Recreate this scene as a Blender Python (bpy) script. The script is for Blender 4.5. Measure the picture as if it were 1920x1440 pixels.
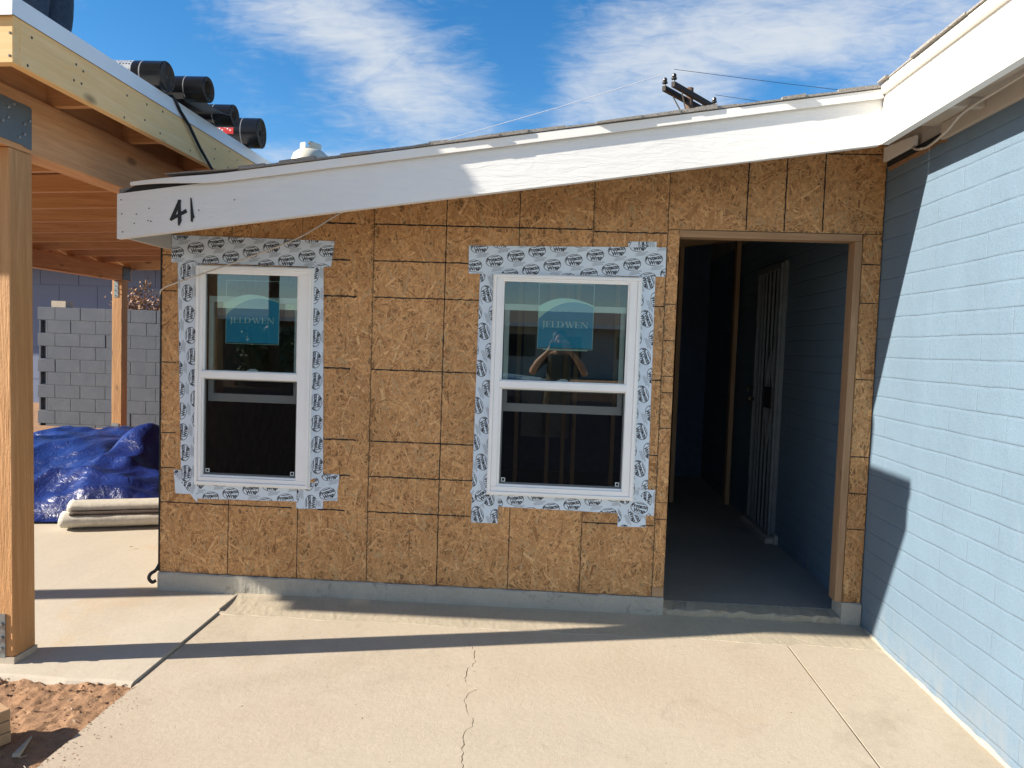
import bpy, bmesh, math, random
import numpy as np
from mathutils import Vector, Matrix
R = math.radians
random.seed(7); rng = np.random.default_rng(11)
for o in list(bpy.data.objects): bpy.data.objects.remove(o)
S = bpy.context.scene; C = S.collection

# ------------------------------------------------------------------ camera
cam = bpy.data.cameras.new('camera'); camo = bpy.data.objects.new('camera', cam); C.objects.link(camo)
cam.sensor_fit = 'HORIZONTAL'; cam.sensor_width = 36.0; cam.lens = 1375.0 / 1920.0 * 36.0
cam.clip_start = 0.02; cam.clip_end = 2000
_y, _p, _r = -0.0530, -0.0530, 0.0340
fw = Vector((math.sin(_y) * math.cos(_p), math.cos(_y) * math.cos(_p), math.sin(_p)))
rt = Vector((math.cos(_y), -math.sin(_y), 0)); up = rt.cross(fw)
rt2 = rt * math.cos(_r) + up * math.sin(_r); up2 = -rt * math.sin(_r) + up * math.cos(_r)
CAM = Vector((1.017, -4.093, 1.383))
m = Matrix((rt2, up2, -fw)).transposed().to_4x4(); m.translation = CAM; camo.matrix_world = m
S.camera = camo

# ------------------------------------------------------------------ sky, sun, exposure
SUN_DIR = Vector((-1, -0.232, 0.481)).normalized()          # towards the sun
EL = math.asin(SUN_DIR.z); AZ = math.atan2(SUN_DIR.x, SUN_DIR.y)
W = bpy.data.worlds.new('World'); S.world = W; W.use_nodes = True
nt = W.node_tree; N = nt.nodes; L = nt.links; N.clear()
def nd(tree, t, **k):
    n = tree.nodes.new(t)
    for a, b in k.items(): setattr(n, a, b)
    return n
def mth(tree, op, a, b=None, c=None, clamp=False):
    n = tree.nodes.new('ShaderNodeMath'); n.operation = op; n.use_clamp = clamp
    for i, v in enumerate((a, b, c)):
        if v is None: continue
        if isinstance(v, (int, float)): n.inputs[i].default_value = v
        else: tree.links.new(v, n.inputs[i])
    return n.outputs[0]
sky = nd(nt, 'ShaderNodeTexSky', sky_type='NISHITA', sun_disc=False)
sky.sun_elevation = EL; sky.sun_rotation = AZ; sky.altitude = 350; sky.air_density = 1.0; sky.dust_density = 0.25; sky.ozone_density = 3.0
tc = nd(nt, 'ShaderNodeTexCoord'); sp = nd(nt, 'ShaderNodeSeparateXYZ'); L.new(tc.outputs['Generated'], sp.inputs[0])
ay = mth(nt, 'MAXIMUM', mth(nt, 'ABSOLUTE', sp.outputs[1]), 0.05)
U = mth(nt, 'DIVIDE', sp.outputs[0], ay); V = mth(nt, 'DIVIDE', sp.outputs[2], ay)
def blob(u, v, ru, rv, w, ang=0.0):
    du = mth(nt, 'SUBTRACT', U, u); dv = mth(nt, 'SUBTRACT', V, v)
    ca, sa = math.cos(R(ang)), math.sin(R(ang))
    a = mth(nt, 'ADD', mth(nt, 'MULTIPLY', du, ca), mth(nt, 'MULTIPLY', dv, sa))
    b = mth(nt, 'SUBTRACT', mth(nt, 'MULTIPLY', dv, ca), mth(nt, 'MULTIPLY', du, sa))
    q = mth(nt, 'ADD', mth(nt, 'POWER', mth(nt, 'ABSOLUTE', mth(nt, 'DIVIDE', a, ru)), 2), mth(nt, 'POWER', mth(nt, 'ABSOLUTE', mth(nt, 'DIVIDE', b, rv)), 2))
    return mth(nt, 'MULTIPLY', mth(nt, 'EXPONENT', mth(nt, 'MULTIPLY', q, -1)), w)
acc = 0.0
for bl in [(-.22, .335, .13, .075, .9, -20), (-.30, .43, .16, .07, .75, -15), (-.14, .31, .08, .06, .3, 0), (-.30, .235, .16, .035, .8, -8),
           (-.48, .50, .2, .05, .5, -10), (.12, .41, .16, .09, .8, 10), (.10, .33, .11, .05, .55, 15), (.36, .42, .22, .075, .75, 5), (.60, .40, .3, .1, .7, 0),
           (.30, .345, .07, .022, -.55, 8), (-.06, .40, .045, .12, -.35, 8), (.33, .30, .3, .03, .25, 0), (-1.6, .5, .8, .4, .35, 0), (1.3, .5, .6, .3, .4, 0)]:
    acc = mth(nt, 'ADD', acc, blob(*bl))
south_fill = mth(nt, 'MULTIPLY', mth(nt, 'LESS_THAN', sp.outputs[1], 0.0), blob(.2, .40, 2.2, .36, .95))   # unseen cloud band added behind the camera to brighten surfaces facing it
acc = mth(nt, 'ADD', acc, south_fill)
cv = nd(nt, 'ShaderNodeCombineXYZ'); L.new(U, cv.inputs[0]); L.new(V, cv.inputs[1])
def cnoise(sc, rot, scale, detail, rough, dist):
    mp = nd(nt, 'ShaderNodeMapping'); mp.inputs['Scale'].default_value = sc; mp.inputs['Rotation'].default_value = (0, 0, R(rot)); L.new(cv.outputs[0], mp.inputs[0])
    n = nd(nt, 'ShaderNodeTexNoise'); n.inputs['Scale'].default_value = scale; n.inputs['Detail'].default_value = detail
    n.inputs['Roughness'].default_value = rough; n.inputs['Distortion'].default_value = dist; L.new(mp.outputs[0], n.inputs['Vector']); return n.outputs[0]
n1 = cnoise((1, 2.0, 1), 28, 6.0, 12, .58, .8); n2 = cnoise((1, 4.0, 1), 14, 22.0, 8, .6, .9)
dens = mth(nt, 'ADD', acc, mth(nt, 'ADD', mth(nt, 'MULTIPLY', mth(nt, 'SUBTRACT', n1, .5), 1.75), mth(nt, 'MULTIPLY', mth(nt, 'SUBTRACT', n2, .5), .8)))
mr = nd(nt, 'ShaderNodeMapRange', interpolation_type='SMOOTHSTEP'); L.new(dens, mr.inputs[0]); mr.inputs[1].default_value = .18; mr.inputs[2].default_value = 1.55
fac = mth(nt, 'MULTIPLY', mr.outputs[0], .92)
hs = nd(nt, 'ShaderNodeHueSaturation'); hs.inputs['Saturation'].default_value = 1.32; hs.inputs['Value'].default_value = 1.1; L.new(sky.outputs[0], hs.inputs['Color'])
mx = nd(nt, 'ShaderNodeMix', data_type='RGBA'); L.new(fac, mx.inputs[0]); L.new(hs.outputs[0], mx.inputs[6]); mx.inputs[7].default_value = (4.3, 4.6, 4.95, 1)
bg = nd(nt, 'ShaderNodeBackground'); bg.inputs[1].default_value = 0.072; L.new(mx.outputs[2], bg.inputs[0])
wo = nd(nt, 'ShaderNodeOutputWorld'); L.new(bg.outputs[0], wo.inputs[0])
sun = bpy.data.lights.new('sun', 'SUN'); sun.energy = 5.0; sun.angle = R(.53); sun.color = (1, .90, .76)
suno = bpy.data.objects.new('sun', sun); C.objects.link(suno); suno.location = (-20, -6, 15); suno.rotation_euler = SUN_DIR.to_track_quat('Z', 'Y').to_euler()
S.view_settings.view_transform = 'Standard'; S.view_settings.look = 'None'; S.view_settings.gamma = 1; S.view_settings.exposure = 1.25
S.cycles.max_bounces = 8; S.cycles.transparent_max_bounces = 12

# ------------------------------------------------------------------ mesh builder and helpers
class MB:
    def __init__(s): s.v = []; s.f = []; s.m = []
    def poly(s, pts, mi=0):
        b = len(s.v); s.v += [tuple(p) for p in pts]; s.f.append(tuple(range(b, b + len(pts)))); s.m.append(mi)
    def hexa(s, p, mi=0):            # 8 points: bottom 4 (ccw), top 4
        b = len(s.v); s.v += [tuple(q) for q in p]
        for f in ((3, 2, 1, 0), (4, 5, 6, 7), (0, 1, 5, 4), (1, 2, 6, 5), (2, 3, 7, 6), (3, 0, 4, 7)):
            s.f.append(tuple(b + i for i in f)); s.m.append(mi)
    def box(s, x0, x1, y0, y1, z0, z1, mi=0):
        s.hexa([(x0, y0, z0), (x1, y0, z0), (x1, y1, z0), (x0, y1, z0), (x0, y0, z1), (x1, y0, z1), (x1, y1, z1), (x0, y1, z1)], mi)
    def prism(s, pts, d, mi=0):      # polygon pushed along vector d
        n = len(pts); b = len(s.v); d = Vector(d)
        s.v += [tuple(p) for p in pts] + [tuple(Vector(p) + d) for p in pts]
        s.f.append(tuple(b + i for i in reversed(range(n)))); s.f.append(tuple(b + n + i for i in range(n))); s.m += [mi, mi]
        for i in range(n):
            j = (i + 1) % n; s.f.append((b + i, b + j, b + n + j, b + n + i)); s.m.append(mi)
    def bar(s, p, q, w, h, up=(0, 0, 1), mi=0):
        p = Vector(p); q = Vector(q); d = (q - p).normalized(); a = d.cross(Vector(up)).normalized() * w / 2; u = a.cross(d).normalized() * h / 2
        s.hexa([p - a - u, p + a - u, q + a - u, q - a - u, p - a + u, p + a + u, q + a + u, q - a + u], mi)
    def tube(s, pts, r, n=8, mi=0, caps=True):
        pts = [Vector(p) for p in pts]; k = len(pts); rr = r if isinstance(r, (list, tuple)) else [r] * k; b = len(s.v)
        t0 = (pts[1] - pts[0]).normalized(); ref = Vector((0, 0, 1)) if abs(t0.z) < .9 else Vector((1, 0, 0)); a = t0.cross(ref).normalized()
        for i in range(k):
            t = (pts[min(i + 1, k - 1)] - pts[max(i - 1, 0)]).normalized(); a = (a - t * a.dot(t)).normalized(); c = t.cross(a)
            for j in range(n):
                g = 2 * math.pi * j / n; s.v.append(tuple(pts[i] + (a * math.cos(g) + c * math.sin(g)) * rr[i]))
        for i in range(k - 1):
            for j in range(n):
                j2 = (j + 1) % n; s.f.append((b + i * n + j, b + i * n + j2, b + (i + 1) * n + j2, b + (i + 1) * n + j)); s.m.append(mi)
        if caps:
            s.f.append(tuple(b + j for j in reversed(range(n)))); s.f.append(tuple(b + (k - 1) * n + j for j in range(n))); s.m += [mi, mi]
    def lathe(s, prof, o, axis='Z', n=32, mi=0, sq=(1, 1)):   # prof: (r, t, material) along axis
        b = len(s.v); o = Vector(o)
        for q in prof:
            r, t = q[0], q[1]
            for j in range(n):
                g = 2 * math.pi * j / n; c, d = r * math.cos(g) * sq[0], r * math.sin(g) * sq[1]
                s.v.append(tuple(o + (Vector((c, d, t)) if axis == 'Z' else Vector((t, c, d)) if axis == 'X' else Vector((d, t, c)))))
        for i in range(len(prof) - 1):
            mm = prof[i + 1][2] if len(prof[i + 1]) > 2 else mi
            for j in range(n):
                j2 = (j + 1) % n; s.f.append((b + i * n + j, b + i * n + j2, b + (i + 1) * n + j2, b + (i + 1) * n + j)); s.m.append(mm)
    def raw(s, v, f, mi=0):
        b = len(s.v); s.v += [tuple(p) for p in v]; s.f += [tuple(b + i for i in q) for q in f]; s.m += [mi] * len(f)
    def build(s, name, mats, parent=None, smooth=False, bevel=0, base=(0, 0, 0), col=None):
        if not isinstance(mats, (list, tuple)): mats = [mats]
        b = Vector(parent['_b'] if parent is not None and '_b' in parent else base)
        me = bpy.data.meshes.new(name); me.from_pydata([(p[0] - b.x, p[1] - b.y, p[2] - b.z) for p in s.v], [], s.f)
        for q in mats: me.materials.append(q)
        me.polygons.foreach_set('material_index', s.m)
        if smooth: me.polygons.foreach_set('use_smooth', [True] * len(s.f))
        if col is not None:
            ca = me.color_attributes.new('Col', 'FLOAT_COLOR', 'POINT'); ca.data.foreach_set('color', np.asarray(col, dtype=np.float32).ravel())
        me.update(); o = bpy.data.objects.new(name, me); C.objects.link(o)
        if parent is not None: o.parent = parent; o['_b'] = tuple(b)
        else: o.location = b; o['_b'] = tuple(b)
        if bevel:
            md = o.modifiers.new('Bevel', 'BEVEL'); md.width = bevel; md.segments = 2; md.limit_method = 'ANGLE'
        return o
def thing(name, label, cat, loc=(0, 0, 0), group=None):
    o = bpy.data.objects.new(name, None); C.objects.link(o); o.location = loc; o['_b'] = tuple(float(q) for q in loc); o.empty_display_size = .1
    o['label'] = label; o['category'] = cat
    if group: o['group'] = group
    return o
def tag(o, label=None, cat=None, group=None, kind=None):
    if label: o['label'] = label
    if cat: o['category'] = cat
    if group: o['group'] = group
    if kind: o['kind'] = kind
    return o

# ------------------------------------------------------------------ materials
def newmat(name):
    m = bpy.data.materials.new(name); m.use_nodes = True; t = m.node_tree; return m, t, t.nodes['Principled BSDF']
def coords(t, scale=(1, 1, 1), rot=(0, 0, 0), loc=(0, 0, 0)):
    c = nd(t, 'ShaderNodeTexCoord'); mp = nd(t, 'ShaderNodeMapping'); mp.inputs['Scale'].default_value = scale; mp.inputs['Rotation'].default_value = rot; mp.inputs['Location'].default_value = loc
    t.links.new(c.outputs['Object'], mp.inputs[0]); return mp.outputs[0]
def noise(t, vec, scale, detail=5, rough=.55, dist=0):
    n = nd(t, 'ShaderNodeTexNoise'); n.inputs['Scale'].default_value = scale; n.inputs['Detail'].default_value = detail; n.inputs['Roughness'].default_value = rough; n.inputs['Distortion'].default_value = dist
    t.links.new(vec, n.inputs['Vector']); return n.outputs[0]
def ramp(t, fac, stops):
    r = nd(t, 'ShaderNodeValToRGB'); e = r.color_ramp.elements
    while len(e) < len(stops): e.new(.5)
    for q, (p, c) in zip(e, stops): q.position = p; q.color = (*c, 1) if len(c) == 3 else c
    t.links.new(fac, r.inputs[0]); return r.outputs[0]
def mixc(t, fac, a, b, mode='MIX'):
    n = nd(t, 'ShaderNodeMix', data_type='RGBA', blend_type=mode)
    for i, v in ((0, fac), (6, a), (7, b)):
        if isinstance(v, (int, float)): n.inputs[i].default_value = v
        elif isinstance(v, tuple): n.inputs[i].default_value = (*v, 1) if len(v) == 3 else v
        else: t.links.new(v, n.inputs[i])
    return n.outputs[2]
def bump(t, bsdf, h, strength=.3, dist=.01):
    b = nd(t, 'ShaderNodeBump'); b.inputs['Strength'].default_value = strength; b.inputs['Distance'].default_value = dist
    t.links.new(h, b.inputs['Height']); t.links.new(b.outputs[0], bsdf.inputs['Normal']); return b
def simple(name, col, rough=.6, metal=0, var=.12, vs=12, bs=0, bsc=60, bd=.004, spec=.5):
    m, t, b = newmat(name); v = coords(t)
    lo = tuple(max(0, c * (1 - var)) for c in col); hi = tuple(min(1, c * (1 + var)) for c in col)
    t.links.new(ramp(t, noise(t, v, vs, 6), [(.3, lo), (.7, hi)]), b.inputs['Base Color'])
    b.inputs['Roughness'].default_value = rough; b.inputs['Metallic'].default_value = metal; b.inputs['Specular IOR Level'].default_value = spec
    if bs: bump(t, b, noise(t, v, bsc, 6), bs, bd)
    return m
def wood(name, axis, dark, light, ring=26, rough=.7, saw=False):
    m, t, b = newmat(name); sc = [1, 1, 1]; sc['XYZ'.index(axis)] = .055
    v = coords(t, tuple(sc)); a = noise(t, v, ring, 6, .6, 1.2); a2 = noise(t, v, ring * 5, 4, .6, .3)
    c = ramp(t, a, [(.25, dark), (.5, tuple((p + q) / 2 for p, q in zip(dark, light))), (.72, light)])
    c = mixc(t, mth(t, 'MULTIPLY', a2, .5), c, tuple(q * .55 for q in dark), 'MIX')
    sc2 = [5, 5, 5]; sc2['XYZ'.index(axis)] = 2.2; v2 = coords(t, tuple(sc2))
    vo = nd(t, 'ShaderNodeTexVoronoi'); vo.inputs['Scale'].default_value = 1.0; t.links.new(v2, vo.inputs['Vector'])
    k = nd(t, 'ShaderNodeMapRange'); k.inputs[1].default_value = .06; k.inputs[2].default_value = .14; k.inputs[3].default_value = .85; k.inputs[4].default_value = 0; t.links.new(vo.outputs['Distance'], k.inputs[0])
    c = mixc(t, k.outputs[0], c, tuple(q * .35 for q in dark)); t.links.new(c, b.inputs['Base Color']); b.inputs['Roughness'].default_value = rough
    if saw:
        bump(t, b, mth(t, 'ADD', mth(t, 'MULTIPLY', noise(t, coords(t), 75, 6, .75), .5), a2), .7, .007)
    else: bump(t, b, a2, .25, .003)
    return m
M = {}
fd, fl = (.54, .24, .085), (.80, .45, .21)
for ax in 'XYZ':
    M['fir' + ax] = wood('fir_' + ax, ax, fd, fl)
    M['rough' + ax] = wood('rough_sawn_' + ax, ax, (.46, .22, .075), (.70, .39, .165), saw=True)
    M['pine' + ax] = wood('pale_pine_' + ax, ax, (.90, .53, .19), (.95, .67, .34), ring=18)
    M['stud' + ax] = wood('stud_' + ax, ax, (.40, .24, .12), (.60, .40, .24))
for ax in 'XZ': M['jamb' + ax] = wood('jamb_' + ax, ax, (.30, .17, .085), (.46, .29, .165))
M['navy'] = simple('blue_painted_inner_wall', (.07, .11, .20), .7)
# OSB strands carry their own colour, one per strand
m, t, b = newmat('strand_board'); at = nd(t, 'ShaderNodeVertexColor', layer_name='Col')
g = noise(t, coords(t), 55, 4); g2 = noise(t, coords(t), 2.2, 4)
c = mixc(t, 1.0, at.outputs[0], ramp(t, g, [(.25, (.72, .70, .66)), (.7, (1.12, 1.1, 1.06))]), 'MULTIPLY')
c = mixc(t, 1.0, c, ramp(t, g2, [(.3, (.86, .84, .8)), (.7, (1.08, 1.06, 1.05))]), 'MULTIPLY')
t.links.new(c, b.inputs['Base Color']); b.inputs['Roughness'].default_value = .55; b.inputs['Specular IOR Level'].default_value = .35; M['osb'] = m
M['marker'] = simple('black_marker', (.016, .014, .013), .8)
M['seam'] = simple('dark_green_panel_edge', (.03, .045, .035), .8)
# white paint, brushed on rough board
def paint(name, col, bs, rough=.5):
    m, t, b = newmat(name); v = coords(t, (1, 1, 5)); w = coords(t)
    a = noise(t, v, 5, 8, .62, 1.6); d = noise(t, w, 1.8, 5)
    t.links.new(ramp(t, d, [(.3, tuple(q * .93 for q in col)), (.7, col)]), b.inputs['Base Color']); b.inputs['Roughness'].default_value = rough
    rd = nd(t, 'ShaderNodeTexNoise'); rd.noise_type = 'RIDGED_MULTIFRACTAL'; rd.inputs['Scale'].default_value = 2.6; rd.inputs['Detail'].default_value = 3; rd.inputs['Distortion'].default_value = 1.8; t.links.new(coords(t, (1, 1, 1.7)), rd.inputs['Vector'])
    h = mth(t, 'ADD', mth(t, 'MULTIPLY', a, 1.0), mth(t, 'MULTIPLY', rd.outputs[0], .05)); bump(t, b, h, bs, .006); return m
M['white'] = paint('white_paint', (.77, .775, .76), .6); M['white2'] = paint('white_paint_smooth', (.82, .81, .77), .12)
M['soffit'] = simple('beige_soffit', (.50, .45, .39), .75, var=.1, vs=4, bs=.3, bsc=25)
M['vinyl'] = simple('white_vinyl', (.89, .90, .90), .35, var=.03, vs=6)
M['vinylin'] = simple('vinyl_sash', (.62, .68, .68), .4, var=.03)
M['flash'] = simple('white_flashing', (.72, .74, .75), .38, var=.04, vs=3)
M['shingle'] = simple('grey_granules', (.25, .235, .215), .95, var=.5, vs=180, bs=.6, bsc=200)
M['felt'] = simple('black_felt', (.018, .019, .02), .8, bs=.4, bsc=80)
M['deck'] = simple('roof_sheathing', (.30, .17, .09), .8, var=.2, vs=14)
# painted slump block
def blocks(name, col, mort, bstr=.5):
    m, t, b = newmat(name); c0 = nd(t, 'ShaderNodeTexCoord'); s = nd(t, 'ShaderNodeSeparateXYZ'); t.links.new(c0.outputs['Object'], s.inputs[0])
    k = nd(t, 'ShaderNodeCombineXYZ'); t.links.new(mth(t, 'ADD', s.outputs[1], 40.0 * .4105 - .006), k.inputs[0]); t.links.new(mth(t, 'ADD', s.outputs[2], 20 * .1052 - .029), k.inputs[1])
    # slight waviness of the courses
    wv = noise(t, c0.outputs['Object'], 3.0, 3); k2 = nd(t, 'ShaderNodeCombineXYZ'); t.links.new(mth(t, 'MULTIPLY', mth(t, 'SUBTRACT', wv, .5), .012), k2.inputs[1])
    va = nd(t, 'ShaderNodeVectorMath', operation='ADD'); t.links.new(k.outputs[0], va.inputs[0]); t.links.new(k2.outputs[0], va.inputs[1])
    br = nd(t, 'ShaderNodeTexBrick'); br.inputs['Scale'].default_value = 1; br.inputs['Brick Width'].default_value = .4105; br.inputs['Row Height'].default_value = .1052; br.inputs['Mortar Size'].default_value = .0045; br.inputs['Mortar Smooth'].default_value = .6
    br.offset = .5; t.links.new(va.outputs[0], br.inputs['Vector'])
    # vertical joints are fainter: thin rows-only groove added on top
    fr = mth(t, 'FRACT', mth(t, 'DIVIDE', nd(t, 'ShaderNodeSeparateXYZ').outputs[1], .1052))
    sx = [n for n in t.nodes if n.type == 'SEPXYZ'][-1]; t.links.new(va.outputs[0], sx.inputs[0])
    row = nd(t, 'ShaderNodeMapRange', interpolation_type='SMOOTHSTEP'); t.links.new(mth(t, 'ABSOLUTE', mth(t, 'SUBTRACT', fr, .5)), row.inputs[0]); row.inputs[1].default_value = .40; row.inputs[2].default_value = .5
    sp_ = noise(t, c0.outputs['Object'], 130, 5, .7); lo = noise(t, c0.outputs['Object'], 9, 5)
    jn = noise(t, c0.outputs['Object'], 5, 3); jv = nd(t, 'ShaderNodeMapRange'); jv.inputs[1].default_value = .36; jv.inputs[2].default_value = .56; jv.inputs[3].default_value = .25; jv.inputs[4].default_value = 1.0; t.links.new(jn, jv.inputs[0])
    h = mth(t, 'ADD', mth(t, 'MULTIPLY', mth(t, 'MULTIPLY', br.outputs['Fac'], jv.outputs[0]), -.35), mth(t, 'ADD', mth(t, 'MULTIPLY', row.outputs[0], -.30), mth(t, 'ADD', mth(t, 'MULTIPLY', sp_, .42), mth(t, 'MULTIPLY', lo, .9))))
    bump(t, b, h, bstr, .009)
    base = ramp(t, noise(t, c0.outputs['Object'], 2.3, 6, .6), [(.3, tuple(q * .94 for q in col)), (.7, tuple(min(1, q * 1.05) for q in col))])
    base = mixc(t, mth(t, 'MULTIPLY', br.outputs['Fac'], .25), base, mort)
    base = mixc(t, .5, base, ramp(t, noise(t, c0.outputs['Object'], 95, 4, .75), [(.33, (.80, .82, .84)), (.5, (1, 1, 1)), (.68, (1.14, 1.12, 1.10))]), 'MULTIPLY')
    base = mixc(t, mth(t, 'MULTIPLY', ramp(t, noise(t, coords(t, (1, 1, .45)), 6, 7, .7, .8), [(.60, (0, 0, 0)), (.70, (1, 1, 1))]), .30), base, (.17, .215, .26))
    # dusty, scuffed lower courses
    st = nd(t, 'ShaderNodeMapRange'); st.inputs[1].default_value = .28; st.inputs[2].default_value = -.12; t.links.new(s.outputs[2], st.inputs[0])
    dn = ramp(t, noise(t, coords(t, (1, 3, 1.2)), 4.5, 7, .65), [(.42, (0, 0, 0)), (.62, (1, 1, 1))])
    base = mixc(t, mth(t, 'MULTIPLY', mth(t, 'MULTIPLY', st.outputs[0], dn), .5), base, (.24, .23, .22))
    t.links.new(base, b.inputs['Base Color']); b.inputs['Roughness'].default_value = .62; return m
M['blue'] = blocks('pale_blue_painted_block', (.122, .184, .250), (.135, .195, .26), .8)
M['blue2'] = simple('lilac_painted_wall', (.165, .20, .30), .8, var=.05, vs=3)
# concrete
def concrete(name, stops, spk=.35, bs=.25, stain=None, sscale=.8, stain2=None):
    m, t, b = newmat(name); v = coords(t)
    a = noise(t, v, sscale, 7, .6, .4); f = noise(t, v, 210, 4, .8); f2 = noise(t, v, 38, 5, .7)
    c = ramp(t, a, stops)
    c = mixc(t, spk, c, ramp(t, f, [(.32, (.55, .52, .48)), (.5, (1, 1, 1)), (.7, (1.25, 1.22, 1.18))]), 'MULTIPLY')
    c = mixc(t, .3, c, ramp(t, f2, [(.3, (.82, .8, .78)), (.7, (1.12, 1.1, 1.08))]), 'MULTIPLY')
    if stain:
        k = ramp(t, noise(t, v, stain[1], 8, .72, .6), [(stain[2], (0, 0, 0)), (stain[2] + .14, (1, 1, 1))]); c = mixc(t, mth(t, 'MULTIPLY', k, stain[3]), c, stain[0])
    if stain2:
        for sc_, th, colr, amt, dst in stain2:
            k = ramp(t, noise(t, v, sc_, 7, .68, dst), [(th, (0, 0, 0)), (th + .10, (1, 1, 1))]); c = mixc(t, mth(t, 'MULTIPLY', k, amt), c, colr)
    t.links.new(c, b.inputs['Base Color']); b.inputs['Roughness'].default_value = .85; b.inputs['Specular IOR Level'].default_value = .3
    bump(t, b, mth(t, 'ADD', mth(t, 'MULTIPLY', f, .5), f2), bs, .006); return m
M['slab'] = concrete('tan_concrete', [(.25, (.42, .34, .26)), (.5, (.46, .40, .315)), (.75, (.40, .345, .265))], spk=.45, bs=.35, stain=((.29, .245, .19), 1.1, .575, .5), stain2=[(2.6, .60, (.33, .27, .205), .45, 1.5), (.7, .55, (.50, .44, .36), .45, .3), (9, .66, (.30, .25, .20), .35, .8), (1.7, .62, (.44, .31, .22), .35, .5)])
M['slab2'] = concrete('pale_concrete', [(.3, (.45, .41, .34)), (.55, (.49, .44, .36)), (.8, (.42, .36, .28))], stain=((.48, .33, .17), .9, .56, .5), stain2=[(2.2, .60, (.36, .31, .25), .4, 1.2), (8, .66, (.33, .29, .24), .35, .8)])
M['apron'] = concrete('rough_mortar', [(.3, (.39, .345, .265)), (.7, (.45, .395, .305))], spk=.6, bs=.5, sscale=3)
M['found'] = concrete('grey_foundation', [(.3, (.37, .355, .31)), (.7, (.45, .43, .38))], spk=.5, bs=.5, stain=((.10, .10, .09), 11, .58, .8), sscale=3)
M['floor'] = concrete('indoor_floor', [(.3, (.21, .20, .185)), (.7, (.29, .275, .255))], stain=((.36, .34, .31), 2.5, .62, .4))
M['cmu'] = concrete('grey_block', [(.3, (.105, .125, .155)), (.7, (.135, .155, .185))], spk=.8, bs=.6, sscale=5)
M['cmup'] = concrete('tan_block', [(.3, (.42, .38, .30)), (.7, (.50, .45, .37))], spk=.5, bs=.6, sscale=5)
M['dirt'] = concrete('reddish_dirt', [(.3, (.27, .15, .08)), (.5, (.37, .22, .125)), (.75, (.30, .175, .098))], spk=.9, bs=1.0, stain=((.24, .15, .09), 7, .56, .6), sscale=4)
M['asphalt'] = concrete('asphalt', [(.3, (.05, .05, .05)), (.7, (.065, .065, .063))], spk=.5)
M['galv'] = simple('galvanised_steel', (.30, .33, .34), .42, .75, var=.2, vs=40)
M['greyplate'] = simple('grey_primed_steel', (.12, .14, .145), .5, .2, var=.08, vs=10)
M['bolt'] = simple('bolt_steel', (.45, .46, .46), .35, .8)
M['dark'] = simple('shadow_black', (.012, .012, .013), .9)
M['tape'] = simple('silver_white_tape', (.64, .74, .84), .42, var=.06, vs=9, bs=.75, bsc=16, bd=.006)
M['ink'] = simple('black_ink', (.012, .013, .02), .6)
M['brush'] = simple('black_brush_paint', (.008, .008, .010), .5)
M['teal'] = simple('teal_film', (.004, .36, .57), .4, var=.03); M['pale'] = simple('pale_film', (.58, .80, .74), .4, var=.03)
M['cord'] = simple('cream_cord', (.55, .50, .44), .6); M['blackrub'] = simple('black_rubber', (.012, .012, .013), .5)
M['iron'] = simple('grey_painted_iron', (.17, .19, .20), .45); M['plate'] = simple('dark_plate', (.02, .022, .025), .6)
M['brass'] = simple('dark_brass', (.10, .085, .06), .35, .8); M['doorwood'] = simple('grey_door', (.08, .085, .09), .6)
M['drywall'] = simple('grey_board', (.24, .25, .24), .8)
M['creos'] = wood('creosote_pole', 'Z', (.07, .045, .03), (.17, .11, .075)); M['arm'] = simple('black_timber', (.022, .019, .017), .8, var=.3)
M['porc'] = simple('dark_porcelain', (.02, .018, .018), .25)
M['wire'] = simple('cable', (.03, .03, .035), .5); M['wireb'] = simple('bright_cable', (.62, .66, .72), .4)
M['tank'] = simple('cream_tank_paint', (.62, .60, .50), .42, var=.1, vs=20)
M['red'] = simple('red_plastic', (.62, .035, .03), .4)
M['carpet'] = simple('grey_backing', (.50, .47, .40), .85, var=.12, vs=30, bs=.5, bsc=70); M['carpetd'] = simple('dark_pile', (.045, .03, .022), .95, bs=.6, bsc=120)
M['leaf'] = simple('dry_brown_leaf', (.26, .13, .055), .6, var=.5, vs=3); M['branch'] = simple('branch_bark', (.10, .06, .04), .9)
M['green'] = simple('olive_leaf', (.06, .085, .03), .6, var=.4, vs=3)
M['denim'] = simple('dark_blue_denim', (.020, .035, .062), .9, var=.35, vs=60, bs=.4, bsc=200)
M['black'] = simple('black_cloth', (.015, .015, .018), .9); M['skin'] = simple('skin', (.30, .155, .10), .55, var=.08); M['hair'] = simple('dark_hair', (.02, .014, .01), .6); M['boot'] = simple('brown_boot', (.06, .035, .02), .6)
M['khaki'] = simple('khaki_cloth', (.36, .30, .20), .9); M['shirt'] = simple('grey_shirt', (.10, .11, .12), .9)
M['carp'] = simple('silver_car_paint', (.42, .44, .46), .25, .5, var=.02); M['carw'] = simple('car_glass', (.01, .012, .014), .08); M['tyre'] = simple('tyre_rubber', (.015, .015, .015), .8)
M['stucco'] = simple('tan_stucco', (.34, .31, .27), .9, var=.08, bs=.3); M['roofd'] = simple('brown_shingle', (.11, .085, .07), .9, var=.3, vs=60)
M['fasw'] = simple('pale_fascia', (.60, .60, .56), .6)
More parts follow.
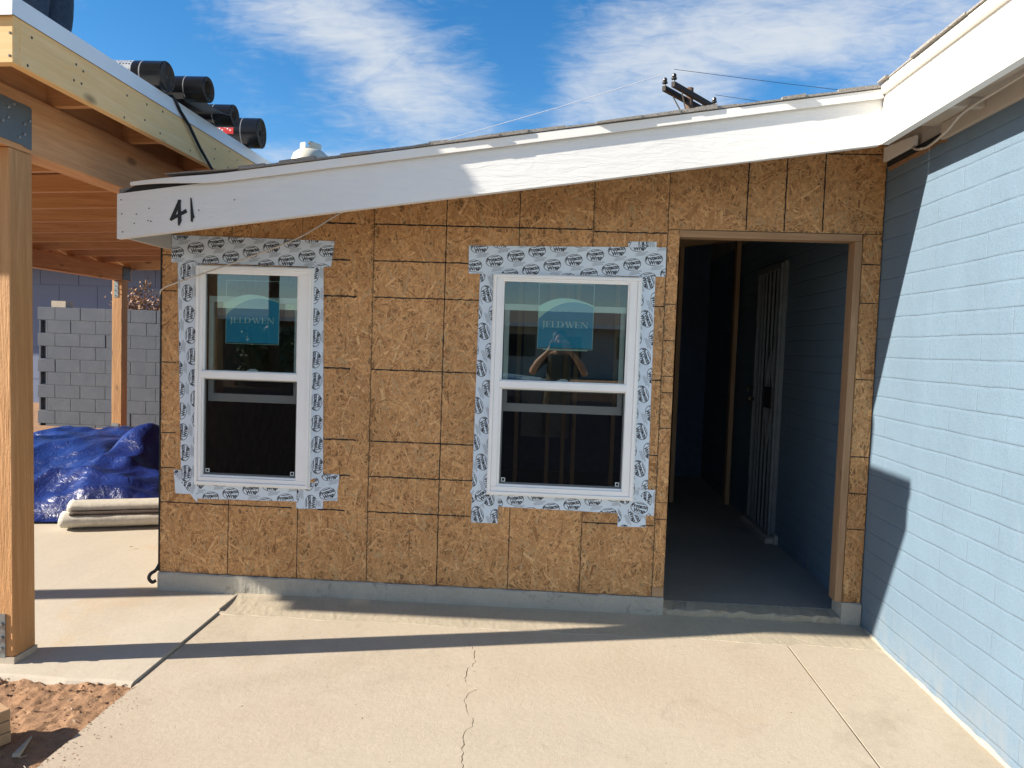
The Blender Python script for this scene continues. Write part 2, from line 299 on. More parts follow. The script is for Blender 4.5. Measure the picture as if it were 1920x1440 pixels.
# roofing film: black gloss with wrinkled plastic
m, t, b = newmat('black_roofing_film'); v = coords(t, (.3, 1, 1)); a = noise(t, v, 45, 6, .7, .8)
b.inputs['Base Color'].default_value = (.012, .012, .013, 1); b.inputs['Roughness'].default_value = .16; b.inputs['Specular IOR Level'].default_value = .38; bump(t, b, a, .3, .006); M['film'] = m
m, t, b = newmat('printed_roofing_film'); vo = nd(t, 'ShaderNodeTexVoronoi', feature='DISTANCE_TO_EDGE'); vo.inputs['Scale'].default_value = 60; vo.inputs['Randomness'].default_value = .25; t.links.new(coords(t), vo.inputs['Vector'])
t.links.new(ramp(t, vo.outputs['Distance'], [(.16, (.40, .42, .45)), (.24, (.02, .02, .022))]), b.inputs['Base Color']); b.inputs['Roughness'].default_value = .3; M['filmp'] = m
M['bitumen'] = simple('bitumen_edge', (.075, .062, .05), .85, var=.4, vs=50, bs=.7, bsc=60)
M['band'] = simple('grey_band', (.22, .22, .23), .4)
# tarp
m, t, b = newmat('blue_tarp'); v = coords(t); w1 = noise(t, v, 11, 6, .6, 1.2)
rd = nd(t, 'ShaderNodeTexNoise'); rd.noise_type = 'RIDGED_MULTIFRACTAL'; rd.inputs['Scale'].default_value = 3.6; rd.inputs['Detail'].default_value = 4; rd.inputs['Distortion'].default_value = .8; t.links.new(v, rd.inputs['Vector'])
t.links.new(ramp(t, noise(t, v, 3, 4), [(.3, (.005, .016, .11)), (.7, (.009, .030, .18))]), b.inputs['Base Color']); b.inputs['Roughness'].default_value = .34; b.inputs['Specular IOR Level'].default_value = .5
bump(t, b, mth(t, 'ADD', mth(t, 'MULTIPLY', rd.outputs[0], .16), mth(t, 'MULTIPLY', w1, .55)), .8, .035); M['tarp'] = m
# glass: clear pane with mirror reflection by angle
def glass(name, tint, k):
    m = bpy.data.materials.new(name); m.use_nodes = True; t = m.node_tree; t.nodes.clear()
    fr = nd(t, 'ShaderNodeFresnel'); fr.inputs[0].default_value = 1.52; gl = nd(t, 'ShaderNodeBsdfGlossy'); gl.inputs['Roughness'].default_value = 0.0; gl.inputs['Color'].default_value = (.93, .98, 1, 1)
    tr = nd(t, 'ShaderNodeBsdfTransparent'); tr.inputs[0].default_value = (*tint, 1); mxs = nd(t, 'ShaderNodeMixShader'); o = nd(t, 'ShaderNodeOutputMaterial')
    t.links.new(mth(t, 'MULTIPLY', fr.outputs[0], k, clamp=True), mxs.inputs[0]); t.links.new(tr.outputs[0], mxs.inputs[1]); t.links.new(gl.outputs[0], mxs.inputs[2]); t.links.new(mxs.outputs[0], o.inputs[0]); return m
M['glass'] = glass('window_glass', (.80, .90, .86), 3.2)
m = bpy.data.materials.new('insect_screen'); m.use_nodes = True; t = m.node_tree; t.nodes.clear()
tr = nd(t, 'ShaderNodeBsdfTransparent'); df = nd(t, 'ShaderNodeBsdfDiffuse'); df.inputs[0].default_value = (.012, .012, .014, 1); mxs = nd(t, 'ShaderNodeMixShader'); mxs.inputs[0].default_value = .55; o = nd(t, 'ShaderNodeOutputMaterial')
t.links.new(tr.outputs[0], mxs.inputs[1]); t.links.new(df.outputs[0], mxs.inputs[2]); t.links.new(mxs.outputs[0], o.inputs[0]); M['screen'] = m

# ================================================================== GROUND AND PAVING
def slabz(y): return -.12 + .015 * max(-9, min(0, y + .25))
from mathutils import noise as mn
def nz(x, y, s=1.0, o=4): return mn.fractal(Vector((x * s, y * s, 3.7)), 1.0, 2.0, o)
xs = [-300, -120, -50, -25, -16, -12] + list(np.arange(-11, -3.3, .35)) + list(np.arange(-3.1, -1.8, .06)) + list(np.arange(-1.8, -.70, .011)) + [-.69, -.6, 1, 3, 5, 8, 14, 30, 80, 300]
ys = [-300, -120, -50, -30, -16.2, -9.1, -6, -4.5, -3.4] + list(np.arange(-3.0, -2.2, .06)) + list(np.arange(-2.2, -1.09, .011)) + [-1.075, -1.04, -.3, .5, 1.5, 2.5, 3.5] + list(np.arange(4.2, 9.5, .14)) + [12, 18, 30, 60, 120, 300]
g = MB(); nx = len(xs)
for y in ys:
    for x in xs:
        zb = -.15 + .015 * max(-9, min(0, y))
        hid = (x > -.71 and -9.05 < y < 8) or (-7.5 < x < -.7 and -1.06 < y < 4)
        near = -4 < x < -.6 and -3.3 < y < -1; back = -12 < x < -1 and y > 4.1 and y < 9.6
        z = zb - .16 if hid else zb + (nz(x, y, 9) * .012 + nz(x, y, 31, 3) * .006 + nz(x, y, 83, 3) * .0045 + .012 if near else 0) + (.02 + nz(x, y, 4) * .03 if back else 0)
        if near and y > -1.3: z += .018 * max(0, (y + 1.3) / .2) * .8
        g.v.append((x, y, z))
for j in range(len(ys) - 1):
    for i in range(nx - 1): g.f.append((j * nx + i, j * nx + i + 1, (j + 1) * nx + i + 1, (j + 1) * nx + i)); g.m.append(0)
tag(g.build('ground', M['dirt'], smooth=True), 'reddish brown dirt yard around the concrete paving', 'ground', kind='structure')

def crackx(y):
    pts = [(-.35, .60), (-.53, .672), (-.62, .70), (-.70, .705), (-.80, .672), (-.90, .69), (-.96, .735), (-1.05, .70), (-1.15, .72), (-1.25, .765), (-1.33, .728), (-1.5, .745), (-2.2, .80), (-3.2, .74), (-9.2, .8)]
    for (a, p), (c, q) in zip(pts, pts[1:]):
        if c <= y <= a: return p + (q - p) * (a - y) / (a - c) + nz(y * 1.0, .5, 24, 3) * .014
    return pts[0][1]
sy = list(np.arange(.02, -.2, -.1)) + list(np.arange(-.25, -2.4, -.012)) + list(np.arange(-2.4, -9.2, -.2)); g = MB(); rows = []
for y in sy:
    c = crackx(y); w = .0016 + .0012 * abs(nz(y, 9.1, 8)) if y < -.5 else .0001; z = slabz(y); saw = .0042 if y < -.22 else .0001
    e = -.728 + nz(y, 2.2, 6) * .004
    r = [(e, z - .2), (e + .001, z - .006), (e + .007, z), (c - .12, z), (c - w, z), (c - w * .6, z - .02), (c + w * .6, z - .02), (c + w, z), (c + .12, z), (2.29 - saw, z), (2.29 - saw, z - .02), (2.29 + saw, z - .02), (2.29 + saw, z), (2.79, z)]
    for x, q in r: g.v.append((x, y, q))
k = 14
for j in range(len(sy) - 1):
    for i in range(k - 1): g.f.append((j * k + i, (j + 1) * k + i, (j + 1) * k + i + 1, j * k + i + 1)); g.m.append(0)
tag(g.build('concrete_paving', M['slab'], base=(1, -1, -.12)), 'tan concrete driveway slab with a jagged crack and a saw cut', 'paving', kind='structure')
g = MB(); n = 70
for i in range(n):                      # raised patio slab, broken front lip
    x0 = -7.4 + (6.664) * i / (n - 1) if i else -7.4
    f = -1.10 + nz(x0, 1, 5) * .012
    for y, z in ((f - .012, -.3), (f - .010, -.125), (f, -.108), (f + .016, -.102), (-.6, -.101), (-.27, -.100), (.4, -.1), (4.4, -.1), (4.4, -.3)): g.v.append((x0, y, z + nz(x0 * 2, y, 3) * .0012 - .0095 + .0145 * max(-1, min(0, y + .25))))
for i in range(n - 1):
    for j in range(8): g.f.append((i * 9 + j, (i + 1) * 9 + j, (i + 1) * 9 + j + 1, i * 9 + j + 1)); g.m.append(0)
b0 = (n - 1) * 9
for y0, y1 in ((b0 + 3, b0 + 4), (b0 + 4, b0 + 5)): g.poly([(g.v[y0][0] + .004, g.v[y0][1], -.14), (g.v[y1][0] + .004, g.v[y1][1], -.14), g.v[y1], g.v[y0]])
g.poly([(-.732, -1.10, -.3), (-.732, -1.085, -.3), (-.736, -1.085, -.1225), (-.736, -1.10, -.1305)]); g.poly([(-.732, -.27, -.14), (-.732, .4, -.14), (-.736, .4, -.1), (-.736, -.27, -.1)])
tag(g.build('patio_slab', M['slab2'], base=(-3, 0, -.1)), 'raised pale concrete patio slab under the timber patio cover', 'paving', kind='structure')
g = MB(); xr = np.arange(-.75, 2.79, .02); yr = [-.012, -.05, -.10, -.15, -.2, -.25, -.29, -.31]   # rough mortar apron along the foundation
for x in xr:
    for q, y in enumerate(yr):
        fr = q / 7; z = slabz(y) + .0012 + .020 * (1 - fr) ** 1.6 + (nz(x, y, 40) * .0012 + nz(x, y, 7) * .0008) * (1 if 0 < q < 6 else .4)
        k_ = min(1, max(0, (x + .74) / .14)); z = z * k_ + max(z, -.1105 + .0145 * (y + .05)) * (1 - k_)
        if q == 7: z = slabz(y) - .012
        g.v.append((x, y + (nz(x, 7.7, 4) * .03 if q > 4 else 0), z))
for i in range(len(xr) - 1):
    for j in range(7): g.f.append((i * 8 + j, i * 8 + j + 1, (i + 1) * 8 + j + 1, (i + 1) * 8 + j)); g.m.append(0)
tag(g.build('concrete_apron', M['apron'], base=(1, 0, -.12)), 'rough mortar apron along the foundation', 'paving', kind='structure')
g = MB(); g.box(-120, 120, -18.5, -8.9, -.6, -.262); tag(g.build('street', M['asphalt']), 'asphalt street', 'street', kind='structure')
# clods, twigs on the dirt
g = MB()
for i in range(1500):
    x = -1.75 + 1.02 * random.random(); y = -2.3 + 1.2 * random.random() ** .6; s = .002 + .007 * random.random() ** 3
    if y > -1.22: s *= 1.4
    z = -.15 + .015 * y + .012 + nz(x, y, 9) * .010 + (.018 * max(0, (y + 1.3) / .2) * .8 if y > -1.3 else 0); p = [Vector((random.uniform(-1, 1), random.uniform(-1, 1), random.uniform(-1, 1))).normalized() * s for _ in range(6)]
    for a in ((0, 1, 2), (0, 3, 4), (2, 3, 5), (1, 4, 5), (1, 2, 5), (0, 1, 4)): g.poly([(x + p[q].x, y + p[q].y, z + abs(p[q].z)) for q in a])
for i in range(46):
    x = -1.7 + .95 * random.random(); y = -2.2 + 1.08 * random.random(); a = random.uniform(0, 6.28); l = random.uniform(.012, .04); z = -.133 + .015 * y + nz(x, y, 9) * .012
    g.bar((x, y, z), (x + l * math.cos(a), y + l * math.sin(a), z + random.uniform(0, .008)), .0022, .0018, mi=1)
for i in range(40):
    x = -1.7 + .97 * random.random(); y = -2.2 + 1.08 * random.random(); s = random.uniform(.007, .015); z = -.146 + .015 * y + nz(x, y, 9) * .012
    p = [Vector((math.cos(k * 1.05 + s * 99), math.sin(k * 1.05 + s * 99), 0)) * s * random.uniform(.7, 1.2) for k in range(6)]
    for k in range(6): g.poly([(x + p[k].x, y + p[k].y, z), (x + p[(k + 1) % 6].x, y + p[(k + 1) % 6].y, z), (x + p[(k + 1) % 6].x * .5, y + p[(k + 1) % 6].y * .5, z + s * .8), (x + p[k].x * .5, y + p[k].y * .5, z + s * .8)])
    g.poly([(x + q.x * .5, y + q.y * .5, z + s * .8) for q in p])
tag(g.build('dirt_clods', [M['dirt'], M['cmup']]), 'loose clods and pebbles on the dirt', 'clods', kind='stuff')

g = MB(); r = random.Random(5)
for i in range(80, 420):
    x = r.uniform(-.7, 2.7) if i < 170 else -.722 + .16 * r.random() ** 2.5; y = -.35 - 2.2 * r.random() ** 1.4 if i < 170 else -1.12 - 1.2 * r.random(); s_ = r.uniform(.0012, .0030) * (1 if i % 14 else 1.7) if i < 170 else r.uniform(.0012, .0032); a = r.uniform(0, 6.28); z = slabz(y)
    q = [(x + s_ * e * math.cos(a + k * 1.257), y + s_ * math.sin(a + k * 1.257), z + .0005) for k, e in zip(range(5), (1, .6, 1.3, .8, 1.1))]
    mi_ = 0 if i < 170 else 1; g.poly(q, mi_); g.poly([q[0], q[2], (x, y, z + s_)], mi_); g.poly([q[2], q[4], (x, y, z + s_)], mi_)
tag(g.build('grit', [M['branch'], M['dirt']], base=(1, -1, -.13)), 'scattered specks of grit on the driveway', 'grit', kind='stuff')
# ================================================================== HOUSE ADDITION (strand-board front)
def zb(x): return 1.848 + .1443 * (x + 1.18)          # underside of the main fascia
XW0, XW1 = -1.217, 2.777
HA = thing('house_addition', 'strand board house addition with two white windows, open doorway and white fascia marked 41', 'house', (0.8, 1, -.12))
HOLES = [(-.99, -.36, .545, 1.757), (.70, 1.475, .56, 1.757)]
def panel(x0, x1, z0, ztop, holes=(), vlines=(), hlines=(), seed=0, vbias=.35, tone=1.0):
    r = np.random.default_rng(seed); g = MB(); cols = []
    top = ztop if callable(ztop) else (lambda x: ztop)
    def addc(n, c): cols.extend([(*c, 1)] * n)
    # core board, split round the hole
    xsp = [x0] + [h for q in holes for h in q[:2]] + [x1]; xsp = sorted(set(q for q in xsp if x0 <= q <= x1))
    for a, b2 in zip(xsp, xsp[1:]):
        segs = [(z0, None)]
        for h in holes:
            if a >= h[0] - 1e-6 and b2 <= h[1] + 1e-6: segs = [(z0, h[2]), (h[3], None)]
        for s0, s1 in segs:
            ta, tb = (s1, s1) if s1 is not None else (top(a), top(b2))
            g.hexa([(a, 0, s0), (b2, 0, s0), (b2, .011, s0), (a, .011, s0), (a, 0, ta), (b2, 0, tb), (b2, .011, tb), (a, .011, ta)]); addc(8, (.27 * tone, .15 * tone, .065 * tone))
    H = max(top(x0), top(x1)) - z0; area = (x1 - x0) * H; n = int(area / .00064 * 3.4)
    cx = r.uniform(x0, x1, n); cz = r.uniform(z0, z0 + H, n); ln = np.exp(r.normal(np.log(.066), .45, n)).clip(.015, .17); wd = np.exp(r.normal(np.log(.0092), .5, n)).clip(.0025, .026)
    big = r.uniform(0, 1, n) < .03; wd[big] *= 1.8
    an = r.uniform(0, np.pi, n); vb = r.uniform(0, 1, n) < vbias; an[vb] = np.pi / 2 + r.normal(0, .5, vb.sum())
    u = r.uniform(0, 1, n); k = r.uniform(0, 1, n); jit = r.normal(0, .16, (n, 4)); dep = -(.0003 + .0014 * r.uniform(0, 1, n)); taper = r.uniform(.35, 1, (n, 2))
    A = np.array([.47, .245, .098]); B = np.array([.70, .41, .188]); D = np.array([.29, .14, .055]); E = np.array([.77, .50, .255]); G = np.array([.53, .355, .185])
    for i in range(n):
        ca, sa = math.cos(an[i]), math.sin(an[i]); l, w = ln[i] / 2, wd[i] / 2
        pts = []
        for q, (a, b2) in enumerate(((-1, -1), (1, -1), (1, 1), (-1, 1))):
            la = l * a * (1 + jit[i, q] * .5); wa = w * b2 * (taper[i, 0] if a < 0 else taper[i, 1]) * (1 + jit[i, q])
            px = min(max(cx[i] + la * ca - wa * sa, x0), x1); pz = cz[i] + la * sa + wa * ca; pz = min(max(pz, z0), top(px)); pts.append((px, dep[i], pz))
        if any(h[0] < p[0] < h[1] and h[2] < p[2] < h[3] for h in holes for p in pts): continue
        c = A + (B - A) * u[i]
        if k[i] < .06: c = D + (A - D) * u[i]
        elif k[i] < .12: c = B + (E - B) * u[i]
        elif k[i] < .2: c = G
        g.poly(pts); addc(4, tuple(c * tone))
    # fasteners: small dark spots along the studs
    sx = x0 + .012
    while sx < x1 + .02:
        z = z0 + .02
        while z < min(top(x0), top(x1)) - .02:
            px = min(sx + r.normal(0, .006), x1 - .006)
            if not any(h[0] - .02 < px < h[1] + .02 and h[2] < z < h[3] for h in holes): g.poly([(px - .0028, -.0019, z), (px, -.0019, z - .0028), (px + .0028, -.0019, z), (px, -.0019, z + .0028)], 1); addc(4, (0, 0, 0))
            z += (.15 if sx < x0 + .02 or sx > x1 - .03 else .29) + r.normal(0, .02)
        sx += .4064 if x1 - x0 > .5 else max(.05, x1 - x0 - .03)
    # marker lines with wavering width
    for (ax, az, bx, bz, w) in [(v, a, v, b2, w) for v, a, b2, w in vlines] + [(a, h, b2, h, w) for h, a, b2, w in hlines]:
        st = max(2, int(max(abs(bx - ax), abs(bz - az)) / .018)); prev = None
        for q in range(st + 1):
            f = q / st; x = ax + (bx - ax) * f; z = az + (bz - az) * f; e = w * (.60 + .45 * r.uniform()); d = r.normal(0, w * .10)
            a, b2 = ((x - e / 2 + d, -.0021, z), (x + e / 2 + d, -.0021, z)) if ax == bx else ((x, -.0021, z + e / 2 + d), (x, -.0021, z - e / 2 + d))
            if prev: g.poly([prev[0], prev[1], b2, a], 1); addc(4, (0, 0, 0))
            prev = (a, b2)
    g.build('sheathing_panel', [M['osb'], M['marker']], HA, col=cols)
G2 = .0018
tp = lambda x: zb(x) + .205
I = .0254; rows_ = [16 * I, 24 * I, 32 * I, 48 * I, 64 * I, 72 * I, 80 * I]
panel(XW0, -G2, 0, tp, [HOLES[0]], [(-.8128, 0, .5, .0052), (-.4064, 0, .46, .0052), (-.8128, 1.94, 2.06, .004), (-.4064, 1.93, 2.12, .004)],
      [(h, XW0 + .002, -1.13, .007) for h in rows_[1:-1]] + [(.408, XW0 + .002, -.44, .0075)] + [(h, -.29, -.105 + .014 * ((i * 7) % 5 - 2), .0105) for i, h in enumerate(rows_)], 1)
panel(G2, 1.2192 - G2, 0, tp, [HOLES[1]], [(.4064, 0, 2.2, .0062), (.8128, 0, .47, .0055), (.8128, 1.92, 2.3, .0055)],
      [(h, 0.004, .60 if h < 1.78 and h > .45 else (.70 if h > .3 and h < .45 else 1.215), .0085) for h in rows_], 2)
panel(1.2192 + G2, 1.6255 - G2, 0, tp, [HOLES[1]], [], [(2.022, 1.224, 1.62, .0085)] + [(h, 1.56, 1.623, .008) for h in (1.622, 1.216, .797)] + [(.402, 1.224, 1.623, .008)], 3, tone=.94)
panel(1.6255 + G2, 1.690, 0.055, 2.043, [], [], [(h, 1.63, 1.689, .006) for h in (1.637, 1.437, 1.24, 1.148, .952, .44)] + [(.534, 1.63, 1.689, .003)], 4)
panel(1.6255 + G2, XW1 - .006, 2.0455, tp, [], [(2.046, 2.05, 2.6, .0085), (2.249, 2.05, 2.6, .0085), (2.452, 2.05, 2.6, .0085)], [(2.468, 2.46, 2.765, .007)], 5, vbias=.1, tone=.9)
panel(2.672, XW1 - .006, .024, 2.0425, [], [], [(h, 2.674, 2.768, .007) for h in (1.882, 1.673, 1.259, .835, .632, .433)], 6, tone=.92)
# dark edges of the panel joints
for x, za, zc in ((0, .001, zb(0) + .15), (1.2192, .001, .52), (1.2192, 1.79, zb(1.2192) + .15), (1.6255, .001, zb(1.6255) + .15)): g = MB(); g.box(x - G2 + .0002, x + G2 - .0002, .0008, .010, za, zc); g.build('panel_joint', M['seam'], HA)
g = MB(); g.box(1.64, XW1 - .01, .0008, .010, 2.0435, 2.045); g.build('panel_joint', M['seam'], HA)
g = MB(); g.box(1.6275, 1.690, -.0004, .011, 0, .053); g.build('sill_plate_end', M['studX'], HA)
# black building paper wrapped round the left corner
g = MB()
zz = np.linspace(-.0, 1.9, 40)
for a, c in zip(zz, zz[1:]): g.hexa([(-1.226, -.004, a), (-1.2185 + nz(a, 1, 9) * .003, -.004, a), (-1.2185, .3, a), (-1.226, .3, a), (-1.226, -.004, c), (-1.2185 + nz(c, 1, 9) * .003, -.004, c), (-1.2185, .3, c), (-1.226, .3, c)])
g.build('corner_paper', M['felt'], HA)
# foundation strip, stub by the blue wall and broken threshold
def rough_strip(name, x0, x1, y0, y1, z0, ztop, mat, seed=0, amp=.005):
    g = MB(); n = max(3, int((x1 - x0) / .025)); prof = [(y0 - .006, z0), (y0, z0 + .04), (y0, ztop - .008), (y0 + .008, ztop), (y1, ztop), (y1, z0)]
    for i in range(n + 1):
        x = x0 + (x1 - x0) * i / n
        for q, (y, z) in enumerate(prof): g.v.append((x, y + (nz(x, q * .3 + seed, 16) * amp if q < 4 else 0), z + (nz(x + 5, q + seed, 20) * amp * .8 if q in (3, 4) else 0)))
    for i in range(n):
        for q in range(5): g.f.append((i * 6 + q, (i + 1) * 6 + q, (i + 1) * 6 + q + 1, i * 6 + q + 1)); g.m.append(0)
    g.f.append(tuple(range(6))); g.m.append(0); g.f.append(tuple(reversed(range(n * 6, n * 6 + 6)))); g.m.append(0)
    return g.build(name, mat, HA, smooth=False)
rough_strip('foundation', XW0 - .004, 1.690, -.016, .12, -.3, -.003, M['found'])
rough_strip('foundation', 2.668, XW1 - .004, -.012, .13, -.3, .020, M['found'], 3)
rough_strip('threshold', 1.692, 2.667, -.004, .13, -.3, -.066, M['apron'], 7, .012)
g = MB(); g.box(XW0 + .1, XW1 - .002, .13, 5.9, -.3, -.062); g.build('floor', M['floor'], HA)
# door opening framing
g = MB(); g.box(1.690, 2.668, .0015, .09, 2.006, 2.043); g.build('door_header', M['jambX'], HA, bevel=.002)
g = MB(); g.box(2.632, 2.6705, .0015, .09, .024, 2.005); g.build('door_jamb', M['jambZ'], HA, bevel=.002)
g = MB(); g.box(1.652, 1.6885, .0125, .09, 0, 2.04); g.build('door_jamb', M['studZ'], HA, bevel=.002)
g = MB(); g.box(2.634, 2.672, .0015, .09, .0225, .0240 + .038); g.build('sill_plate_end', M['studX'], HA) if False else None
# studs of the front wall seen from inside, partition, back and side walls
def stud(x, y, z0, z1, w=.038, d=.089): q = MB(); q.box(x - w / 2, x + w / 2, y, y + d, z0, z1); q.build('stud', M['studZ'], HA)
for x in (-1.19, -.45 + .47, .42, .62, 1.50, 1.63): stud(x, .0125, 0, zb(x) + .15)
for x in (.70, 1.00, 1.25, 1.62, 2.05, 2.20, 2.795 - .07): stud(x, 2.9, -.06, zb(x) + .02)
for x0 in (2.09, 1.1, 0.2): stud(x0 + .05, 2.9 + .095, -.06, 2.06)
g = MB(); g.bar((.2, 2.945, zb(.2) + .04), (2.75, 2.945, zb(2.75) + .04), .089, .038); g.bar((.2, 2.945, zb(.2) + .079), (2.75, 2.945, zb(2.75) + .079), .089, .038); g.build('top_plate', M['studX'], HA)
g = MB(); g.box(1.62, 2.19, 2.92, 3.0, 2.04, 2.078); g.build('top_plate', M['studX'], HA)
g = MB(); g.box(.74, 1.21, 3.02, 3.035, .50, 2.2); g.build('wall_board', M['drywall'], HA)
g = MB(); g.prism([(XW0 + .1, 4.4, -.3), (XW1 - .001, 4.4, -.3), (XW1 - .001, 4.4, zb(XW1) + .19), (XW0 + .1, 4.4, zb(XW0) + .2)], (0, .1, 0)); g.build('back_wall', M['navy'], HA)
g = MB(); g.box(.2, 2.09, 2.901, 2.99, -.0615, -.022); g.build('bottom_plate', M['jambX'], HA)
g = MB(); g.box(XW0 + .0005, XW0 + .1, .30, 6, -.12, zb(XW0) + .20); g.box(XW0 + .0005, XW0 + .1, .013, .30, -.003, zb(XW0) + .20); g.build('side_wall', M['deck'], HA)
# fascia, drip trim, roof
YF = -.5; XF0, XF1 = -1.18, 2.521; HF = .222
g = MB()
def fz(x): return zb(x)
nseg = 60
for i in range(nseg + 1):
    x = XF0 + (XF1 - XF0) * i / nseg; j = nz(x, 3, 3) * .0016
    for y, z in ((YF + .038, fz(x)), (YF, fz(x) + j), (YF, fz(x) + HF), (YF + .038, fz(x) + HF)): g.v.append((x, y, z))
for i in range(nseg):
    for q in range(4): g.f.append((i * 4 + q, (i + 1) * 4 + q, (i + 1) * 4 + (q + 1) % 4, i * 4 + (q + 1) % 4)); g.m.append(0)
g.f.append((3, 2, 1, 0)); g.f.append(tuple(nseg * 4 + q for q in range(4))); g.m += [0, 0]
fas = g.build('fascia_board', M['white'], HA)
g = MB()                                   # painted number 41, brush strokes
Y4 = YF - .0022
def strokes(pl):
    for p in pl: g.poly([(x, Y4, z) for x, z in p])
strokes([[(-.909, 1.949), (-.900, 1.941), (-.886, 1.950), (-.849, 2.043), (-.860, 2.050), (-.868, 2.040)]])
g2 = [[(-.905, 1.955), (-.899, 1.943), (-.845, 1.972), (-.820, 1.985), (-.826, 2.000), (-.850, 1.990)], [(-.868, 2.046), (-.852, 2.048), (-.850, 1.99), (-.846, 1.945), (-.858, 1.918), (-.866, 1.925)], [(-.840, 1.975), (-.818, 1.988), (-.826, 2.004), (-.838, 1.996)],
      [(-.804, 2.060), (-.796, 2.056), (-.786, 1.985), (-.779, 1.963), (-.786, 1.957), (-.790, 1.938), (-.800, 1.944)]]
for q, p in enumerate(g2): g.poly([(x, Y4 - .0003 * (q + 1), z) for x, z in p])
g.build('painted_number', M['brush'], HA)
for dx, dz in ((.02, .19), (.025, .12), (.03, .03), (.1, .11), (.09, .065), (.16, .07), (.175, .065), (.165, .13), (.42, .09), (.6, .12)):
    x = XF0 + dx; z = zb(x) + dz; g = MB(); g.lathe([(0, -.0022), (.0032, -.0018), (.0032, .001)], (x, YF, z), 'Y', 8); g.build('nail_head', M['plate'], HA)
ZT = lambda x: fz(x) + HF + .002
g = MB(); n = 46; pr = []
for i in range(n + 1):                      # drip trim, the left end sprung loose
    x = -1.10 + (2.515 + 1.10) * i / n; k = max(0, (-.62 - x) / .48); k = k * k * (3 - 2 * k) if k < 1 else 1
    lift = .038 * k; h = .042 - .024 * k; out = .022 + .012 * math.sin(min(1, k) * 3.14)
    z0 = ZT(x) - .014 + lift; yy = YF - out
    for y, z in ((yy + .006, z0), (yy, z0 + .001), (yy, z0 + h), (YF + .05, z0 + h + .008), (YF + .05, z0 + h - .006)): g.v.append((x, y, z))
for i in range(n):
    for q in range(4): g.f.append((i * 5 + q, (i + 1) * 5 + q, (i + 1) * 5 + q + 1, i * 5 + q + 1)); g.m.append(0)
g.build('drip_trim', M['white2'], HA)
g = MB()                                   # black felt left bare under the loose trim
g.prism([(XF0 + .02, YF + .004, ZT(XF0)), (-.55, YF + .004, ZT(-.55)), (-.55, YF + .004, ZT(-.55) + .02), (XF0 + .1, YF + .004, ZT(XF0 + .1) + .034)], (0, .05, 0)); g.build('roofing_felt', M['felt'], HA)
def shingle_edge(parent, p0, p1, inward, n, hgt=.016):
    g = MB(); p0, p1, w = Vector(p0), Vector(p1), Vector(inward); i = 0; f = 0.0; L_ = (p1 - p0).length
    while f < 1:
        st = random.uniform(.06, .24) / L_; f2 = min(1, f + st); h = hgt * random.uniform(.5, 1.25); o = random.uniform(-.014, .006); d = random.uniform(-.003, .004)
        a = p0.lerp(p1, f); b2 = p0.lerp(p1, f2); e = w.normalized() * o
        g.hexa([a + e, b2 + e, b2 + w, a + w, a + e + Vector((0, 0, h)), b2 + e + Vector((0, 0, h + d)), b2 + w + Vector((0, 0, h)), a + w + Vector((0, 0, h))]); f = f2
    g.build('shingle_edge', M['shingle'], parent)
shingle_edge(HA, (-.55, YF - .028, ZT(-.55) + .033), (2.51, YF - .028, ZT(2.51) + .033), (0, .3, 0), 30)
shingle_edge(HA, (-.92, YF - .02, ZT(-.92) + .056), (-.5, YF - .022, ZT(-.5) + .036), (0, .3, 0), 8, .004)
g = MB(); rz = lambda x: zb(x) + .255
g.hexa([(-1.19, YF + .035, rz(-1.19) - .06), (6.5, YF + .035, rz(6.5) - .06), (6.5, 6.5, rz(6.5) - .06), (-1.19, 6.5, rz(-1.19) - .06), (-1.19, YF + .035, rz(-1.19)), (6.5, YF + .035, rz(6.5)), (6.5, 6.5, rz(6.5)), (-1.19, 6.5, rz(-1.19))]); g.build('roof', M['shingle'], HA)
g = MB(); g.hexa([(-1.185, -.46, zb(-1.18) + .012), (-1.165, -.46, zb(-1.18) + .012), (-1.165, .5, zb(-1.18) + .012), (-1.185, .5, zb(-1.18) + .012), (-1.185, -.46, zb(-1.18) + .19), (-1.165, -.46, zb(-1.18) + .19), (-1.165, .5, zb(-1.18) + .19), (-1.185, .5, zb(-1.18) + .19)]); g.build('eave_board', M['soffit'], HA)

